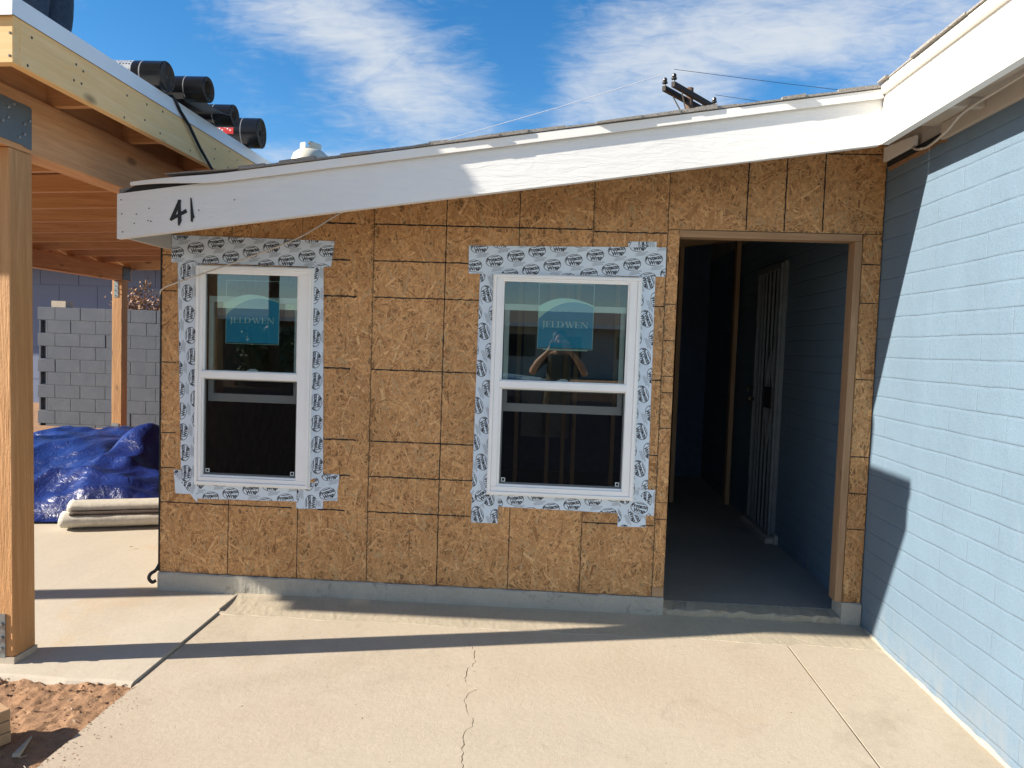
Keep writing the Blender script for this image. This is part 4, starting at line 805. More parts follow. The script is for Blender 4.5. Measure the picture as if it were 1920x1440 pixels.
roll(.335, ZR + .066, .066, -.955, .024, 'black roofing roll with small round core between the flap and the last roll')
roll(.82, ZR + .099, .099, -.985, .022, 'squashed tall black roofing roll with a red label, farthest of the four', sqz=.84, red=True)
g = MB(); hp = [(-1.30, -.10, 2.655), (-1.14, -.175, 2.654), (-1.075, -.175, 2.658), (-1.063, -.165, 2.64), (-1.060, -.12, 2.60), (-1.058, -.022, 2.55), (-1.056, .10, 2.46), (-1.05, .27, 2.355), (-1.03, .42, 2.25), (-.98, .55, 2.16)]
g.tube(hp, .0085, 10); tag(g.build('hose', M['blackrub'], base=(-1.06, 0, 2.6), smooth=True), 'black hose hanging over the patio cover edge down to the lower roof', 'hose')
PT = thing('propane_tank', 'cream gas cylinder standing on the lower roof behind the white fascia', 'gas cylinder', (-.75, 1.12, rz(-.75)))
zt = rz(-.75); g = MB(); g.lathe([(.115, .002), (.115, .03), (.135, .05), (.135, .45), (.132, .485), (.119, .52), (.09, .545), (.054, .556), (0, .558)], (-.75, 1.12, zt), 'Z', 32); g.build('cylinder', M['tank'], PT, smooth=True)
g = MB(); n = 28
for i in range(n):
    if i in (6, 7, 20, 21): continue
    a, b2 = [2 * math.pi * k / n for k in (i, i + 1)]
    for z0, z1 in ((.54, .558), (.578, .592)) if i % 9 in (2, 3) else ((.54, .592),):
        g.hexa([(-.75 + r * math.cos(q), 1.12 + r * math.sin(q), zt + z) for z in (z0, z1) for r, q in ((.074, a), (.074, b2), (.068, b2), (.068, a))])
g.build('collar', M['tank'], PT); g = MB(); g.lathe([(.012, .57), (.012, .595), (.02, .595), (.02, .61), (0, .612)], (-.75, 1.12, zt), 'Z', 12); g.build('valve', M['brass'], PT)

# ================================================================== LOOSE CABLES
def catmull(p, n=8):
    p = [Vector(q) for q in p]; p = [p[0] * 2 - p[1]] + p + [p[-1] * 2 - p[-2]]; o = []
    for i in range(1, len(p) - 2):
        for k in range(n):
            t_ = k / n; a, b2, c, d = p[i - 1:i + 3]; o.append(.5 * ((2 * b2) + (c - a) * t_ + (2 * a - 5 * b2 + 4 * c - d) * t_ ** 2 + (3 * b2 - a - 3 * c + d) * t_ ** 3))
    return o + [p[-2]]
g = MB(); g.tube(catmull([(-1.23, .05, 1.59), (-1.222, -.012, 1.612), (-1.19, -.03, 1.640), (-1.113, -.045, 1.668), (-.929, -.06, 1.732), (-.655, -.06, 1.834), (-.415, -.05, 1.938), (-.222, -.04, 2.058), (-.13, -.02, 2.12)]), .0042, 8)
tag(g.build('cable', M['cord'], base=(-.7, 0, 1.8), smooth=True), 'cream cable strung diagonally across the top of a window from the wall corner', 'cable')
g = MB(); g.tube(catmull([(2.70, -3.0, 2.44), (2.715, -2.0, 2.455), (2.72, -1.5, 2.45), (2.715, -1.15, 2.44), (2.69, -.90, 2.415), (2.71, -.72, 2.385), (2.735, -.52, 2.375), (2.74, -.40, 2.392), (2.75, -.33, 2.42)]), .006, 8)
tag(g.build('cable', M['cord'], base=(2.7, -1, 2.42), smooth=True), 'beige cable drooping along the soffit above the blue wall', 'cable')
g = MB(); g.tube(catmull([(-1.222, .02, .05), (-1.232, -.012, .01), (-1.255, -.03, -.01), (-1.262, -.035, -.035), (-1.245, -.03, -.058), (-1.228, -.02, -.05)]), .010, 8)
tag(g.build('cable_stub', M['blackrub'], base=(-1.24, 0, 0), smooth=True), 'short black cable end curling at the bottom left wall corner', 'cable')

# ================================================================== BLOCK FENCE, NEIGHBOUR, SHRUB
FY = 7.0; BF = thing('block_fence', 'unfinished grey concrete block garden wall with a toothed left end', 'block wall', (-5.5, FY, -.2))
g = MB()
for r_ in range(10):
    z0 = -.30 + .2032 * r_; off = 0 if r_ % 2 == 1 else .13
    x = -7.04 + off; first = True
    while x < -2.6:
        ln = .4064 if (not first or r_ % 2 == 0) else .2032 * 1.4; d = random.uniform(-.003, .003); c = .004; gap = .006
        X0, X1, Y0, Y1, Z0, Z1 = x + gap / 2, x + ln - gap / 2, FY + d, FY + .19 + d, z0 + gap / 2, z0 + .2032 - gap / 2
        if first and off:                      # open cell shows at the stepped end
            g.box(X0, X0 + .03, Y0, Y0 + .03, Z0, Z1); g.box(X0, X0 + .03, Y1 - .03, Y1, Z0, Z1); X0 += .031
        g.hexa([(X0, Y0, Z0), (X1, Y0, Z0), (X1, Y1, Z0), (X0, Y1, Z0), (X0, Y0, Z1), (X1, Y0, Z1), (X1, Y1, Z1), (X0, Y1, Z1)]); x += ln; first = False
g.box(-6.87, -2.6, FY + .014, FY + .17, -.3, 1.728, 1); g.build('block_courses', [M['cmu'], M['apron']], BF, bevel=.003)
for r_ in range(0, 10, 2):
    g = MB(); z0 = -.30 + .2032 * r_; g.box(-7.035, -7.012, FY + .03, FY + .19, z0 + .003, z0 + .2); g.box(-7.012, -6.912, FY + .11, FY + .19, z0 + .003, z0 + .2); g.build('open_cell', M['cmu'], BF)
LB = MB(); 
for a in (0, .165): LB.box(-6.83, -6.60, FY + .02 + a, FY + .05 + a, 1.7335, 1.832)
for a in (0, .10, .20): LB.box(-6.83 + a, -6.80 + a, FY + .0505, FY + .1845, 1.7335, 1.832)
tag(LB.build('concrete_block', M['cmup'], base=(-6.7, FY + .1, 1.733)), 'loose tan concrete block lying on top of the grey block wall', 'block')
NH = thing('neighbour_house', 'lilac blue block house wall beyond the grey block fence', 'house', (-8, 10.5, -.2))
g = MB(); bw = .81; 
for r_ in range(5):
    x = -16 + (.4 if r_ % 2 else 0)
    while x < -2: g.box(x + .006, x + bw - .006, 10.5, 10.62, -.3 + .65 * r_ + .006, -.3 + .65 * (r_ + 1) - .006); x += bw
g.box(-16, -1.5, 10.512, 10.7, -.3, 2.94); g.build('wall', M['blue2'], NH)
g = MB(); g.hexa([(-16.5, 9.6, 2.94), (-1, 9.6, 2.94), (-1, 14, 4.2), (-16.5, 14, 4.2), (-16.5, 9.6, 3.0), (-1, 9.6, 3.0), (-1, 14, 4.26), (-16.5, 14, 4.26)]); g.box(-16.5, -1, 9.56, 9.599, 2.80, 3.02); g.build('roof', M['roofd'], NH)
def shrub(name, label, base, h, spread, nleaf, mat, seed, ls=.05, group=None, trunk=.012):
    r = random.Random(seed); t = thing(name, label, 'shrub' if h < 4 else 'tree', base, group); g = MB(); tips = []
    for k in range(9):
        a = r.uniform(0, 6.28); e = Vector((math.cos(a) * spread * r.uniform(.3, 1), math.sin(a) * spread * r.uniform(.3, 1), h * r.uniform(.55, 1))); p = [Vector(base) + e * f + Vector((r.gauss(0, .03), r.gauss(0, .03), 0)) * h * f + Vector((0, 0, .15 * h * f * (1 - f))) for f in (0, .25, .5, .75, 1)]
        g.tube(p, [trunk * h * (1 - .2 * q) / 2 for q in range(5)], 6)
        for q in range(5):
            f = r.uniform(.4, .95); s0 = Vector(base) + e * f; s1 = s0 + Vector((r.gauss(0, 1), r.gauss(0, 1), r.uniform(.2, 1))).normalized() * h * .16; g.tube([s0, (s0 + s1) / 2 + Vector((0, 0, .01)), s1], [trunk * h * .2, trunk * h * .15, trunk * h * .08], 5); tips += [(s0, s1), (s0, s1)]
        tips.append((p[2], p[4]))
    g.build('branch', M['branch'], t); g = MB()
    for i in range(nleaf):
        a, b2 = r.choice(tips); c = a.lerp(b2, r.random()) + Vector((r.gauss(0, 1), r.gauss(0, 1), r.gauss(0, 1))) * ls * 1.1
        d = Vector((r.gauss(0, 1), r.gauss(0, 1), r.gauss(-.5, 1))).normalized(); s = d.cross(Vector((r.gauss(0, 1), r.gauss(0, 1), r.gauss(0, 1)))).normalized(); l = ls * r.uniform(.6, 1.2); w = l * .28; nn = d.cross(s) * l * .12
        g.poly([c, c + d * l * .5 + s * w + nn, c + d * l]); g.poly([c, c + d * l, c + d * l * .5 - s * w + nn])
    g.build('foliage', mat, t); return t
shrub('dry_shrub', 'dead shrub with curled brown leaves behind the grey block wall', (-5.62, 7.75, .0), 2.62, .62, 3600, M['leaf'], 4, .065)

# ================================================================== UTILITY POLE AND WIRES BEHIND THE HOUSE
def pole_thing(label, px, py, h, arms, group=None, brace=True):
    t = thing('utility_pole', label, 'utility pole', (px, py, -.3), group); g = MB(); k = .72 if h < 9 else 1; g.tube([(px, py, -.3), (px, py, h * .6), (px, py, h)], [.19 * k, .16 * k, .14 * k], 14); g.build('pole_shaft', M['creos'], t, smooth=True)
    for (c, d, L_, hh) in arms:
        c, d = Vector(c), Vector(d).normalized(); g = MB(); g.bar(c - d * L_ / 2, c + d * L_ / 2, .10, .13); ar = g.build('crossarm', M['arm'], t)
        for s in (-.48, .48):
            q = c + d * L_ * s; g = MB(); g.lathe([(.02, .06), (.02, .12), (.07, .13), (.075, .17), (.04, .19), (.06, .21), (.055, .25), (.03, .28), (0, .285)], q, 'Z', 12); g.build('insulator', M['porc'], ar)
        if brace:
            for s in (-.3, .3): g = MB(); g.bar(c + d * L_ * s - Vector((0, 0, .07)), (px, py - .12, c.z - .75), .03, .02, (0, 1, 0)); g.build('brace', M['galv'], ar)
    return t
pole_thing('wooden utility pole with two dark crossarms rising above the white fascia', 4.523, 16.636, 8.575, [((4.41, 16.62, 8.25), (.625, .78, 0), 2.30, 0), ((4.61, 16.32, 8.25), (.625, .78, 0), 2.34, 0)])
def wire(p, q, sag, r, mat, label, n=16):
    g = MB(); p, q = Vector(p), Vector(q); g.tube([p.lerp(q, k / n) - Vector((0, 0, sag * 4 * (k / n) * (1 - k / n))) for k in range(n + 1)], r, 6); tag(g.build('power_line', mat, base=tuple((p + q) / 2)), label, 'power line')
wire((3.89, 15.4, 8.62), (50, 19, 8.2), .9, .006, M['wire'], 'thin dark wire running right from the upper insulator of the pole')
wire((5.33, 17.2, 8.60), (50, 23, 8.3), .9, .006, M['wire'], 'thin dark wire running right from the lower end of the crossarm')
wire((3.66, 15.7, 8.6), (-40, 21, 5.6), 2.6, .007, M['wireb'], 'pale sunlit wire running left from the pole above the roof')

# ================================================================== TARP, CARPET ROLL, FUEL CAN, TIMBER, SPLINTER
nx_, ny_ = 150, 150
def tarph(x, y, ii, jj):
    u = (x + 3.35) / 2.15; v = (y - 3.15) / 2.0; edge = max(0, 1 - (abs(u) ** 3.2 + abs(v + .12 * u) ** 3.2) ** (1 / 3.2)); e = min(1, edge * 6.5); e = e * e * (3 - 2 * e)
    h = .13 + .09 * mn.noise(Vector((x * 1.1, y * 1.1, 2))) + .05 * (v + 1)
    h += .40 * math.exp(-abs((x + 2.80) / .27) ** 2.6 - abs((y - 2.55) / .42) ** 2.2) + .10 * math.exp(-((x + 3.9) / .5) ** 2 - ((y - 3.3) / .6) ** 2) + .12 * math.exp(-((x + 2.95) / .5) ** 2 - ((y - 1.85) / .28) ** 2)
    f1 = 1 - abs(mn.noise(Vector((x * 1.3 + y * .5, y * 1.7 - x * .3, 7)))) * 2.2; f2 = 1 - abs(mn.noise(Vector((x * 3.1 - y * 1.3, y * 2.6 + x, 3)))) * 2.2; f3 = mn.noise(Vector((x * 9, y * 7, 1)))
    e *= min(1, max(0, (jj - 1) / 7)) * min(1, max(0, (ny_ - jj) / 7)) * min(1, ii / 6)
    return -.105 + e * (h + f1 * .075 + f2 * .032 + f3 * .010) + .012 * (1 - e) * (1 + mn.noise(Vector((x * 6, y * 6, 9))))
g = MB(); nx_, ny_ = 150, 150
for j in range(ny_ + 1):
    for i in range(nx_ + 1):
        x = -5.6 + 4.25 * i / nx_; y = 1.2 + 4.0 * j / ny_ ; y += .10 * mn.noise(Vector((x * 1.3, 2.2, 0))) * (1 - j / ny_) + .30 * max(0, (x + 3) / 1.7) * (1 - j / ny_)
        g.v.append((x, y, tarph(x, y, i, j)))
for j in range(ny_):
    for i in range(nx_): g.f.append((j * (nx_ + 1) + i, j * (nx_ + 1) + i + 1, (j + 1) * (nx_ + 1) + i + 1, (j + 1) * (nx_ + 1) + i)); g.m.append(0)
tp_ = tag(g.build('tarp', M['tarp'], base=(-3, 3, -.1), smooth=True), 'crumpled shiny blue tarp heaped over a low pile on the patio', 'tarp')
CR = thing('carpet_roll', 'grey backed folded carpet roll lying on the patio in front of the blue tarp', 'carpet roll', (-2.1, 1.45, -.1))
a0, b0_ = Vector((-2.60, 1.16, 0)), Vector((-1.40, 1.58, 0)); d_ = (b0_ - a0).normalized(); s_ = Vector((d_.y, -d_.x, 0))   # s_ faces the camera
def lobe(z0, ry, rzz, off, x0f, x1f, nm, mat):
    g = MB(); n = 40; rows = 20
    for i in range(n + 1):
        f = x0f + (x1f - x0f) * i / n; p = a0.lerp(b0_, f)
        for k in range(rows):
            a = 2 * math.pi * k / rows; w = 1 + .05 * nz(f * 3, k * .4, 3); c, s = math.cos(a), math.sin(a); pass
            q = p + s_ * (off + c * ry * w); g.v.append((q.x + (nz(k, f, 5) * .02 if i == 0 else 0), q.y, -.098 + z0 + s * rzz * w))
    for i in range(n):
        for k in range(rows): g.f.append((i * rows + k, (i + 1) * rows + k, (i + 1) * rows + (k + 1) % rows, i * rows + (k + 1) % rows)); g.m.append(0)
    g.f.append(tuple(range(rows))); g.m.append(0); g.build(nm, mat, CR, smooth=True)
lobe(.060, .110, .060, .0, 0, 1, 'lower_fold', M['carpet']); lobe(.150, .095, .042, -.05, .03, 1, 'upper_fold', M['carpet']); lobe(.112, .098, .020, -.01, .05, .99, 'pile_edge', M['carpetd'])
FC = thing('fuel_can', 'red plastic fuel can behind the tarp, half hidden by the house corner', 'fuel can', (-4.30, 5.95, -.10))
g = MB(); g.box(-4.44, -4.16, 5.85, 6.05, -.10, .12); g.prism([(-4.44, 5.85, .1205), (-4.16, 5.85, .1205), (-4.22, 5.88, .16), (-4.38, 5.88, .16)], (0, .17, 0)); g.build('can_body', M['red'], FC, bevel=.02)
g = MB(); g.tube([(-4.36, 5.95, .16), (-4.34, 5.95, .21), (-4.24, 5.95, .21), (-4.22, 5.95, .16)], .014, 8); g.build('can_handle', M['red'], FC)
for k, (dz, lab) in enumerate(((0, 'sawn timber offcut on the dirt, lowest of the stack of three by the post'), (.042, 'sawn timber offcut in the middle of the stack of three on the dirt'), (.084, 'sawn timber offcut on top of the stack of three on the dirt'))):
    c = Vector((-.925, -1.548, -.148 + dz)); u = Vector((-.10, .06, 0)).normalized(); w = Vector((-.04, -.075, 0)).normalized(); c += u * (.004 * k) + w * random.uniform(0, .008)
    g = MB(); p = [c, c + w * .9, c + w * .9 + u * .14, c + u * .14]; p = [p[0], p[3], p[2], p[1]]
    c0_ = [Vector(q) for q in p]; g.hexa(c0_ + [q + Vector((0, 0, .0405)) for q in c0_]); tag(g.build('timber_offcut', M['studX'], base=tuple(c), bevel=.003), lab, 'timber', 'timber offcuts stacked on the dirt')
g = MB(); g.hexa([(-.862, -1.640, -.152), (-.835, -1.634, -.152), (-.876, -1.515, -.146), (-.882, -1.516, -.146), (-.860, -1.638, -.140), (-.839, -1.632, -.136), (-.877, -1.516, -.142), (-.881, -1.517, -.142)])
tag(g.build('wood_splinter', M['cmup'], base=(-.86, -1.58, -.15)), 'pale pointed wood splinter lying on the dirt beside the timber stack', 'wood scrap')
def leaf(x, y, z, s, a, lab):
    g = MB(); ca, sa = math.cos(a), math.sin(a); P = lambda u, v, w: (x + (u * ca - v * sa) * s, y + (u * sa + v * ca) * s, z + w * s)
    g.poly([P(-1, 0, .05), P(-.2, -.35, .15), P(1, 0, .3), P(.1, .05, .05)]); g.poly([P(-1, 0, .05), P(.1, .05, .05), P(1, 0, .3), P(-.1, .4, .25)]); tag(g.build('dry_leaf', M['branch'], base=(x, y, z)), lab, 'leaf')
leaf(-1.83, .75, -.097, .016, .4, 'small dry leaf alone on the sunlit patio slab beside the wall'); leaf(-1.0, -1.33, -.148, .016, .2, 'curled dry leaf on the dirt beside the raised patio slab'); leaf(-.20, -1.22, -.134, .006, 1, 'tiny dark leaf on the driveway near the dirt edge')

# ================================================================== PEOPLE
def body(name, J, E, mats, fn, parent, sub=2):
    names = list(J); me = bpy.data.meshes.new(name); b = Vector(parent['_b']); me.from_pydata([Vector(J[n][0]) - b for n in names], [(names.index(a), names.index(c)) for a, c in E], [])
    o = bpy.data.objects.new(name, me); C.objects.link(o); o.modifiers.new('Skin', 'SKIN'); sv = me.skin_vertices[0].data
    for i, n in enumerate(names):
        r = J[n][1]; sv[i].radius = r if isinstance(r, tuple) else (r, r); sv[i].use_root = (i == 0)
    md = o.modifiers.new('Sub', 'SUBSURF'); md.levels = sub; md.render_levels = sub; bpy.context.view_layer.update()
    m2 = bpy.data.meshes.new_from_object(o.evaluated_get(bpy.context.evaluated_depsgraph_get())); bpy.data.objects.remove(o)
    for q in mats: m2.materials.append(q)
    for p in m2.polygons: p.use_smooth = True; p.material_index = fn(p.center + b)
    m2.name = name; o = bpy.data.objects.new(name, m2); C.objects.link(o); o.parent = parent; o['_b'] = tuple(b); return o
def hand(J, E, wrist, wn, d, side, nrm, curl):
    d, side, nrm = Vector(d).normalized(), Vector(side).normalized(), Vector(nrm).normalized(); p = Vector(wrist); J[wn + 'p'] = (p + d * .045, (.020, .034)); E.append((wn, wn + 'p'))
    for k, L_ in enumerate((.066, .074, .069, .054)):
        a = p + d * .085 + side * (.024 - .016 * k); J[f'{wn}f{k}a'] = (a, .010); q = a + (d * math.cos(curl * .5) + nrm * math.sin(curl * .5)) * L_ * .5; J[f'{wn}f{k}b'] = (q, .009); J[f'{wn}f{k}c'] = (q + (d * math.cos(curl * 1.4) + nrm * math.sin(curl * 1.4)) * L_ * .5, .008); E += [(wn + 'p', f'{wn}f{k}a'), (f'{wn}f{k}a', f'{wn}f{k}b'), (f'{wn}f{k}b', f'{wn}f{k}c')]
    a = p + d * .045 + side * .034; J[wn + 't1'] = (a, .011); J[wn + 't2'] = (a + (d * .5 + side * .5 + nrm * .5) * .05, .010); E += [(wn + 'p', wn + 't1'), (wn + 't1', wn + 't2')]
def face(parent, c, f, r):
    c, f = Vector(c), Vector(f).normalized(); s = f.cross(Vector((0, 0, 1))).normalized(); g = MB()
    for k in (-1, 1): g.lathe([(0, -.008), (.007, -.005), (.009, 0), (.007, .005), (0, .008)], c + f * r * .93 + s * k * .031, 'Z', 10)
    g.build('eye', M['dark'], parent)
# photographer, mirrored in the right-hand window
PH = thing('person', 'person in dark T-shirt and shorts holding up a phone, mirrored in the window pane', 'person', (1.10, -4.48, -.19))
x, y = 1.10, -4.48; J = {'pel': ((x, y, .80), (.15, .11)), 'wai': ((x, y + .01, .98), (.14, .10)), 'che': ((x, y, 1.14), (.17, .12)), 'nk0': ((x, y - .01, 1.27), (.09, .075)), 'nk': ((x, y + .005, 1.33), .052), 'chin': ((x, y + .03, 1.385), (.060, .066)), 'hd': ((x, y + .015, 1.47), (.078, .095)), 'top': ((x, y, 1.545), (.055, .07))}
E = [('pel', 'wai'), ('wai', 'che'), ('che', 'nk0'), ('nk0', 'nk'), ('nk', 'chin'), ('chin', 'hd'), ('hd', 'top')]
J['nose'] = ((x, y + .125, 1.435), .011); E.append(('hd', 'nose'))
for s, n in ((-1, 'l'), (1, 'r')):
    J[n + 'sh'] = ((x + s * .19, y, 1.23), .062); J[n + 'el'] = ((x + s * .31, y + .13, 1.07), .045); J[n + 'fo'] = ((x + s * .24, y + .25, 1.20), .040); J[n + 'wr'] = ((x + s * .115, y + .345, 1.335), .026); E += [('nk0', n + 'sh'), (n + 'sh', n + 'el'), (n + 'el', n + 'fo'), (n + 'fo', n + 'wr')]
    hand(J, E, J[n + 'wr'][0], n + 'wr', (-s * .35, .12, .9), (-s * .8, .2, -.3), (-s * .4, .9, 0), 1.0)
    J[n + 'hi'] = ((x + s * .095, y, .72), .095); J[n + 'kn'] = ((x + s * .11, y + .02, .30), .062); J[n + 'an'] = ((x + s * .12, y - .01, -.10), .045); J[n + 'he'] = ((x + s * .12, y - .03, -.15), .042); J[n + 'to'] = ((x + s * .135, y + .14, -.165), .036); E += [('pel', n + 'hi'), (n + 'hi', n + 'kn'), (n + 'kn', n + 'an'), (n + 'an', n + 'he'), (n + 'he', n + 'to')]
def phm(p):
    if p.z < -.08: return 3
    if .28 < p.z < .86 and abs(p.y - y) < .18: return 2
    if p.z > .84 and p.z < 1.285 and abs(p.x - x) < .27 and p.y < y + .13: return 1
    return 0
body('body', J, E, [M['skin'], M['black'], M['khaki'], M['boot']], phm, PH); face(PH, (x, y + .03, 1.475), (0, 1, 0), .078)
g = MB(); g.lathe([(0, .100), (.045, .097), (.078, .066), (.089, .02), (.085, -.03), (.078, -.045)], (x, y - .008, 1.475), 'Z', 20); 
for i, p in enumerate(g.v):
    if p[1] > y + .06 and p[2] < 1.53: g.v[i] = (p[0], y + .05, p[2])
g.build('hair', M['hair'], PH, smooth=True)
g = MB(); g.box(.985, 1.140, -4.116, -4.107, 1.342, 1.418); tag(g.build('phone', M['plate'], base=(1.06, -4.11, 1.34), bevel=.003), 'dark phone held up in both hands by the photographer', 'phone')
# roofer crouching on the patio cover, only the trouser legs show
zf = 2.648; x, y = -1.37, -.805; WK = thing('person', 'person in dark blue jeans kneeling on the patio cover roof at the top left corner', 'person', (x, y, zf))
J = {'pel': ((x - .04, y - .05, zf + .51), (.17, .18)), 'wai': ((x - .02, y + .09, zf + .60), (.15, .15)), 'che': ((x + .0, y + .23, zf + .74), (.16, .17)), 'nk0': ((x + .03, y + .35, zf + .84), .085), 'nk': ((x + .05, y + .40, zf + .89), .052), 'hd': ((x + .07, y + .46, zf + .97), (.078, .095)), 'top': ((x + .07, y + .50, zf + 1.05), (.055, .07))}
E = [('pel', 'wai'), ('wai', 'che'), ('che', 'nk0'), ('nk0', 'nk'), ('nk', 'hd'), ('hd', 'top')]; J['nose'] = ((x + .19, y + .47, zf + .95), .011); E.append(('hd', 'nose'))
for s, n in ((-1, 'l'), (1, 'r')):
    J[n + 'hi'] = ((x - .02, y + s * .085, zf + .40), .115); J[n + 'th'] = ((x + .01, y + s * .078, zf + .24), .100); J[n + 'kn'] = ((x + .03, y + s * .078, zf + .082), .078); J[n + 'sn'] = ((x - .18, y + s * .078, zf + .066), .062); J[n + 'an'] = ((x - .38, y + s * .07, zf + .055), .046); J[n + 'to'] = ((x - .50, y + s * .07, zf + .042), .036); E += [('pel', n + 'hi'), (n + 'hi', n + 'th'), (n + 'th', n + 'kn'), (n + 'kn', n + 'sn'), (n + 'sn', n + 'an'), (n + 'an', n + 'to')]
    J[n + 'sh'] = ((x + .0, y + .28 + s * .14, zf + .80 - s * .12), .062); J[n + 'el'] = ((x - .06, y + .20 + s * .20, zf + .56 - s * .04), .045); J[n + 'wr'] = ((x + .10, y + .12 + s * .10, zf + .50), .028); E += [('nk0', n + 'sh'), (n + 'sh', n + 'el'), (n + 'el', n + 'wr')]; hand(J, E, J[n + 'wr'][0], n + 'wr', (.5, -s * .6, -.1), (0, 0, 1), (-.6, -s * .4, 0), .6)
body('body', J, E, [M['denim'], M['shirt'], M['skin'], M['boot']], lambda p: 3 if p.x < x - .33 else 0 if p.z < zf + .52 and p.x < x + .12 else 2 if (p.z > zf + .86 or p.x > x + .12) else 1, WK)
face(WK, (x + .08, y + .47, zf + .985), (1, .1, -.1), .075)
g = MB(); g.lathe([(0, .10), (.05, .098), (.09, .06), (.10, .01), (.13, .005), (.13, 0), (.09, -.005)], (x + .07, y + .475, zf + 1.0), 'Z', 20); g.build('cap', M['shirt'], WK, smooth=True)

# ================================================================== STREET SIDE, MIRRORED IN THE PANES
OH = thing('street_house', 'tan house with low brown roof across the street, mirrored in the window panes', 'house', (3, -36, -.3))
g = MB(); g.box(-9, 15, -46, -36, -.3, 2.5); g.build('wall', M['stucco'], OH)
g = MB(); g.prism([(-10, -35.2, 2.45), (16, -35.2, 2.45), (16, -41, 3.4), (-10, -41, 3.4)], (0, 0, .12)); g.prism([(-10, -47, 2.45), (16, -47, 2.45), (16, -41.01, 3.4), (-10, -41.01, 3.4)], (0, 0, .12)); g.build('roof', M['roofd'], OH)
g = MB(); g.box(-10, 16, -35.19, -35.12, 2.40, 2.62); g.build('fascia_board', M['fasw'], OH)
for xx in (-6, -1.5, 4.5, 10): g = MB(); g.box(xx, xx + 1.6, -35.98, -35.95, .8, 2.0); g.build('window', M['carw'], OH)
g = MB(); g.box(1.6, 2.6, -35.98, -35.94, -.25, 1.95); g.build('door', M['boot'], OH)
O2 = thing('street_house', 'dark brown walled street house with pale eave, mirrored in the far left pane', 'house', (-15, -31, -.3))
g = MB(); g.box(-30, -10.2, -40, -31, -.3, 2.25); g.build('wall', M['boot'], O2)
g = MB(); g.prism([(-31, -30.4, 2.2), (-9.6, -30.4, 2.2), (-9.6, -35, 2.75), (-31, -35, 2.75)], (0, 0, .12)); g.prism([(-31, -41, 2.2), (-9.6, -41, 2.2), (-9.6, -35.01, 2.75), (-31, -35.01, 2.75)], (0, 0, .12)); g.build('roof', M['roofd'], O2)
g = MB(); g.box(-31, -9.6, -30.39, -30.32, 2.16, 2.36); g.build('fascia_board', M['fasw'], O2)
for xx in (-20, -14): g = MB(); g.box(xx, xx + 1.8, -30.98, -30.95, .8, 1.9); g.build('window', M['carw'], O2)
HG = thing('hedge', 'dark clipped hedge beside the street between the two houses, mirrored in the panes', 'hedge', (-9.6, -23, -.3)); r = random.Random(3)
g = MB()
for k in range(5000):
    c = Vector((r.uniform(-9.4, -8.5), r.uniform(-27, -19.5), r.uniform(-.3, 1.7))); d = Vector((r.gauss(0, 1), r.gauss(0, 1), r.gauss(0, 1))).normalized() * .14; q = d.cross(Vector((r.gauss(0, 1), r.gauss(0, 1), r.gauss(0, 1)))).normalized() * .07; g.poly([c - d, c + q, c + d, c - q])
g.build('foliage', M['green'], HG); g = MB()
for k in range(8): g.tube([(-8.95, -26.6 + k, -.3), (-8.95, -26.6 + k, 1.5)], [.05, .02], 6)
g.build('branch', M['branch'], HG)
CARX, CARY, CZ = -1.15, -10.6, -.262
CA = thing('parked_car', 'silver car parked at the kerb, mirrored in the window panes', 'car', (CARX, CARY, CZ))
pf = [(-2.3, .35), (2.25, .35), (2.35, .55), (2.30, .82), (1.95, .98), (1.0, 1.06), (.25, 1.62), (-1.6, 1.70), (-2.25, 1.1), (-2.38, .7)]
g = MB(); n = len(pf); rings = []
for s in (-1, 1):
    for px, pz_ in pf: g.v.append((CARX + px, CARY + s * (.90 if pz_ < 1.1 else .70), CZ + pz_))
g.f.append(tuple(range(n))); g.f.append(tuple(reversed(range(n, 2 * n)))); g.m += [0, 0]
for i in range(n): j = (i + 1) % n; g.f.append((j, i, n + i, n + j)); g.m.append(0)
g.build('body_shell', M['carp'], CA, bevel=.05)
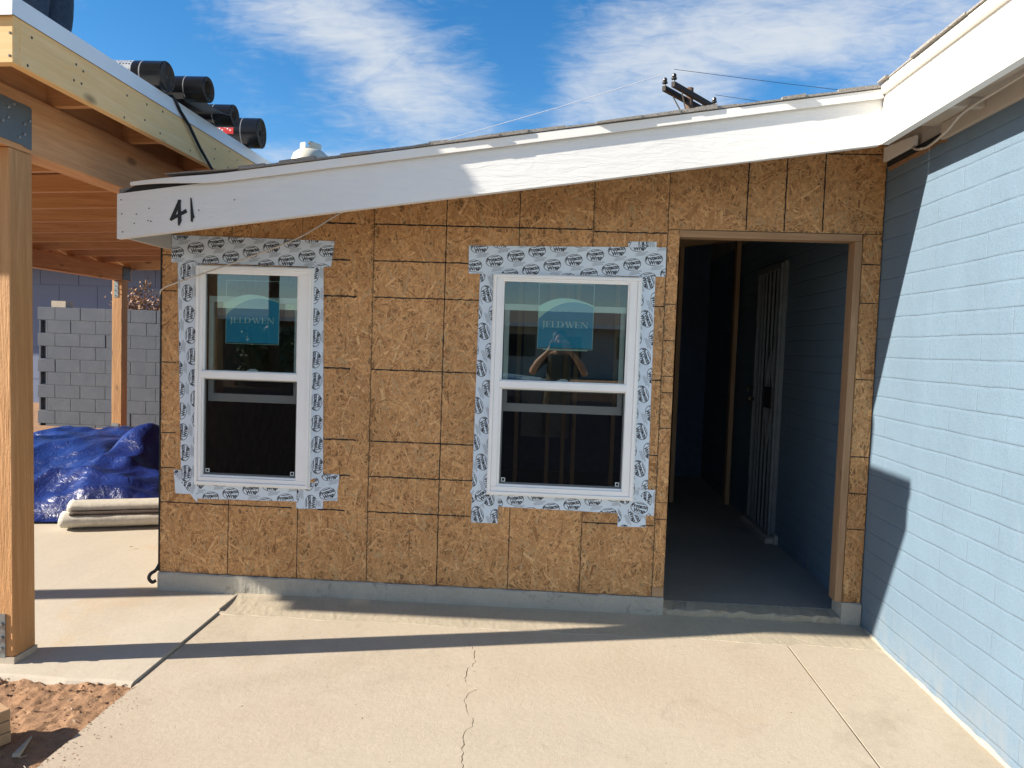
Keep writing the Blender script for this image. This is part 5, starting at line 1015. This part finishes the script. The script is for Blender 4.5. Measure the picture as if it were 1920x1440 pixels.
for s in (-1, 1):
    for q in ([(-1.5, 1.60), (-.75, 1.60), (-.75, 1.14), (-1.9, 1.14)], [(-.68, 1.60), (.18, 1.54), (.80, 1.12), (-.68, 1.14)]):
        g = MB(); g.prism([(CARX + a, CARY + s * (.905 - .2 * (b2 - 1.1) / .55), CZ + b2) for a, b2 in q], (0, s * .012, 0)); g.build('side_window', M['carw'], CA)
g = MB(); g.prism([(CARX + 1.0, CARY - .78, CZ + 1.085), (CARX + 1.0, CARY + .78, CZ + 1.085), (CARX + .3, CARY + .62, CZ + 1.60), (CARX + .3, CARY - .62, CZ + 1.60)], (.02, 0, .02)); g.build('windscreen', M['carw'], CA)
for wx in (-1.5, 1.45):
    for s in (-1, 1):
        g = MB(); g.lathe([(.20, -.10), (.32, -.10), (.34, -.07), (.34, .07), (.32, .10), (.20, .10)], (CARX + wx, CARY + s * .84, CZ + .34), 'Y', 24); wh = g.build('wheel', M['tyre'], CA)
        g = MB(); g.lathe([(0, .06), (.1, .07), (.2, .085), (.2, -.09)], (CARX + wx, CARY + s * .84, CZ + .34), 'Y', 20); g.build('rim', M['bolt'], wh)
for s in (-1, 1): g = MB(); g.lathe([(0, .06), (.07, .05), (.08, 0)], (CARX + 2.28, CARY + s * .66, CZ + .72), 'X', 14); g.build('headlight', M['bolt'], CA)
pole_thing('leaning street utility pole mirrored in the pane with the tree', -8.3, -20, 10.5, [((-8.3, -19.8, 9.6), (1, .1, 0), 2.6, 0)], 'utility poles along the street'); pole_thing('street utility pole nearest the tan house door, mirrored faintly', -1.9, -22.5, 8.5, [((-1.9, -22.3, 7.9), (1, .1, 0), 2.4, 0)], 'utility poles along the street')
for k, (z0, lab) in enumerate(((9.75, 'topmost street wire, mirrored in the panes'), (8.1, 'second highest street wire, mirrored in the panes'), (7.4, 'third highest street wire, mirrored in the panes'), (6.3, 'lowest street wire, mirrored in the panes'))):
    wire((-60, -20 - k * .3, z0 + 1), (60, -23 - k * .3, z0 - 1.2), .8, .02, M['wire'], lab)
shrub('street_tree', 'leafy tree across the street, mirrored in the pane beside the leaning pole', (-13.0, -19, -.3), 7.5, 2.6, 2600, M['green'], 9, .22)
for o in C.objects:
    if '_b' in o: del o['_b']
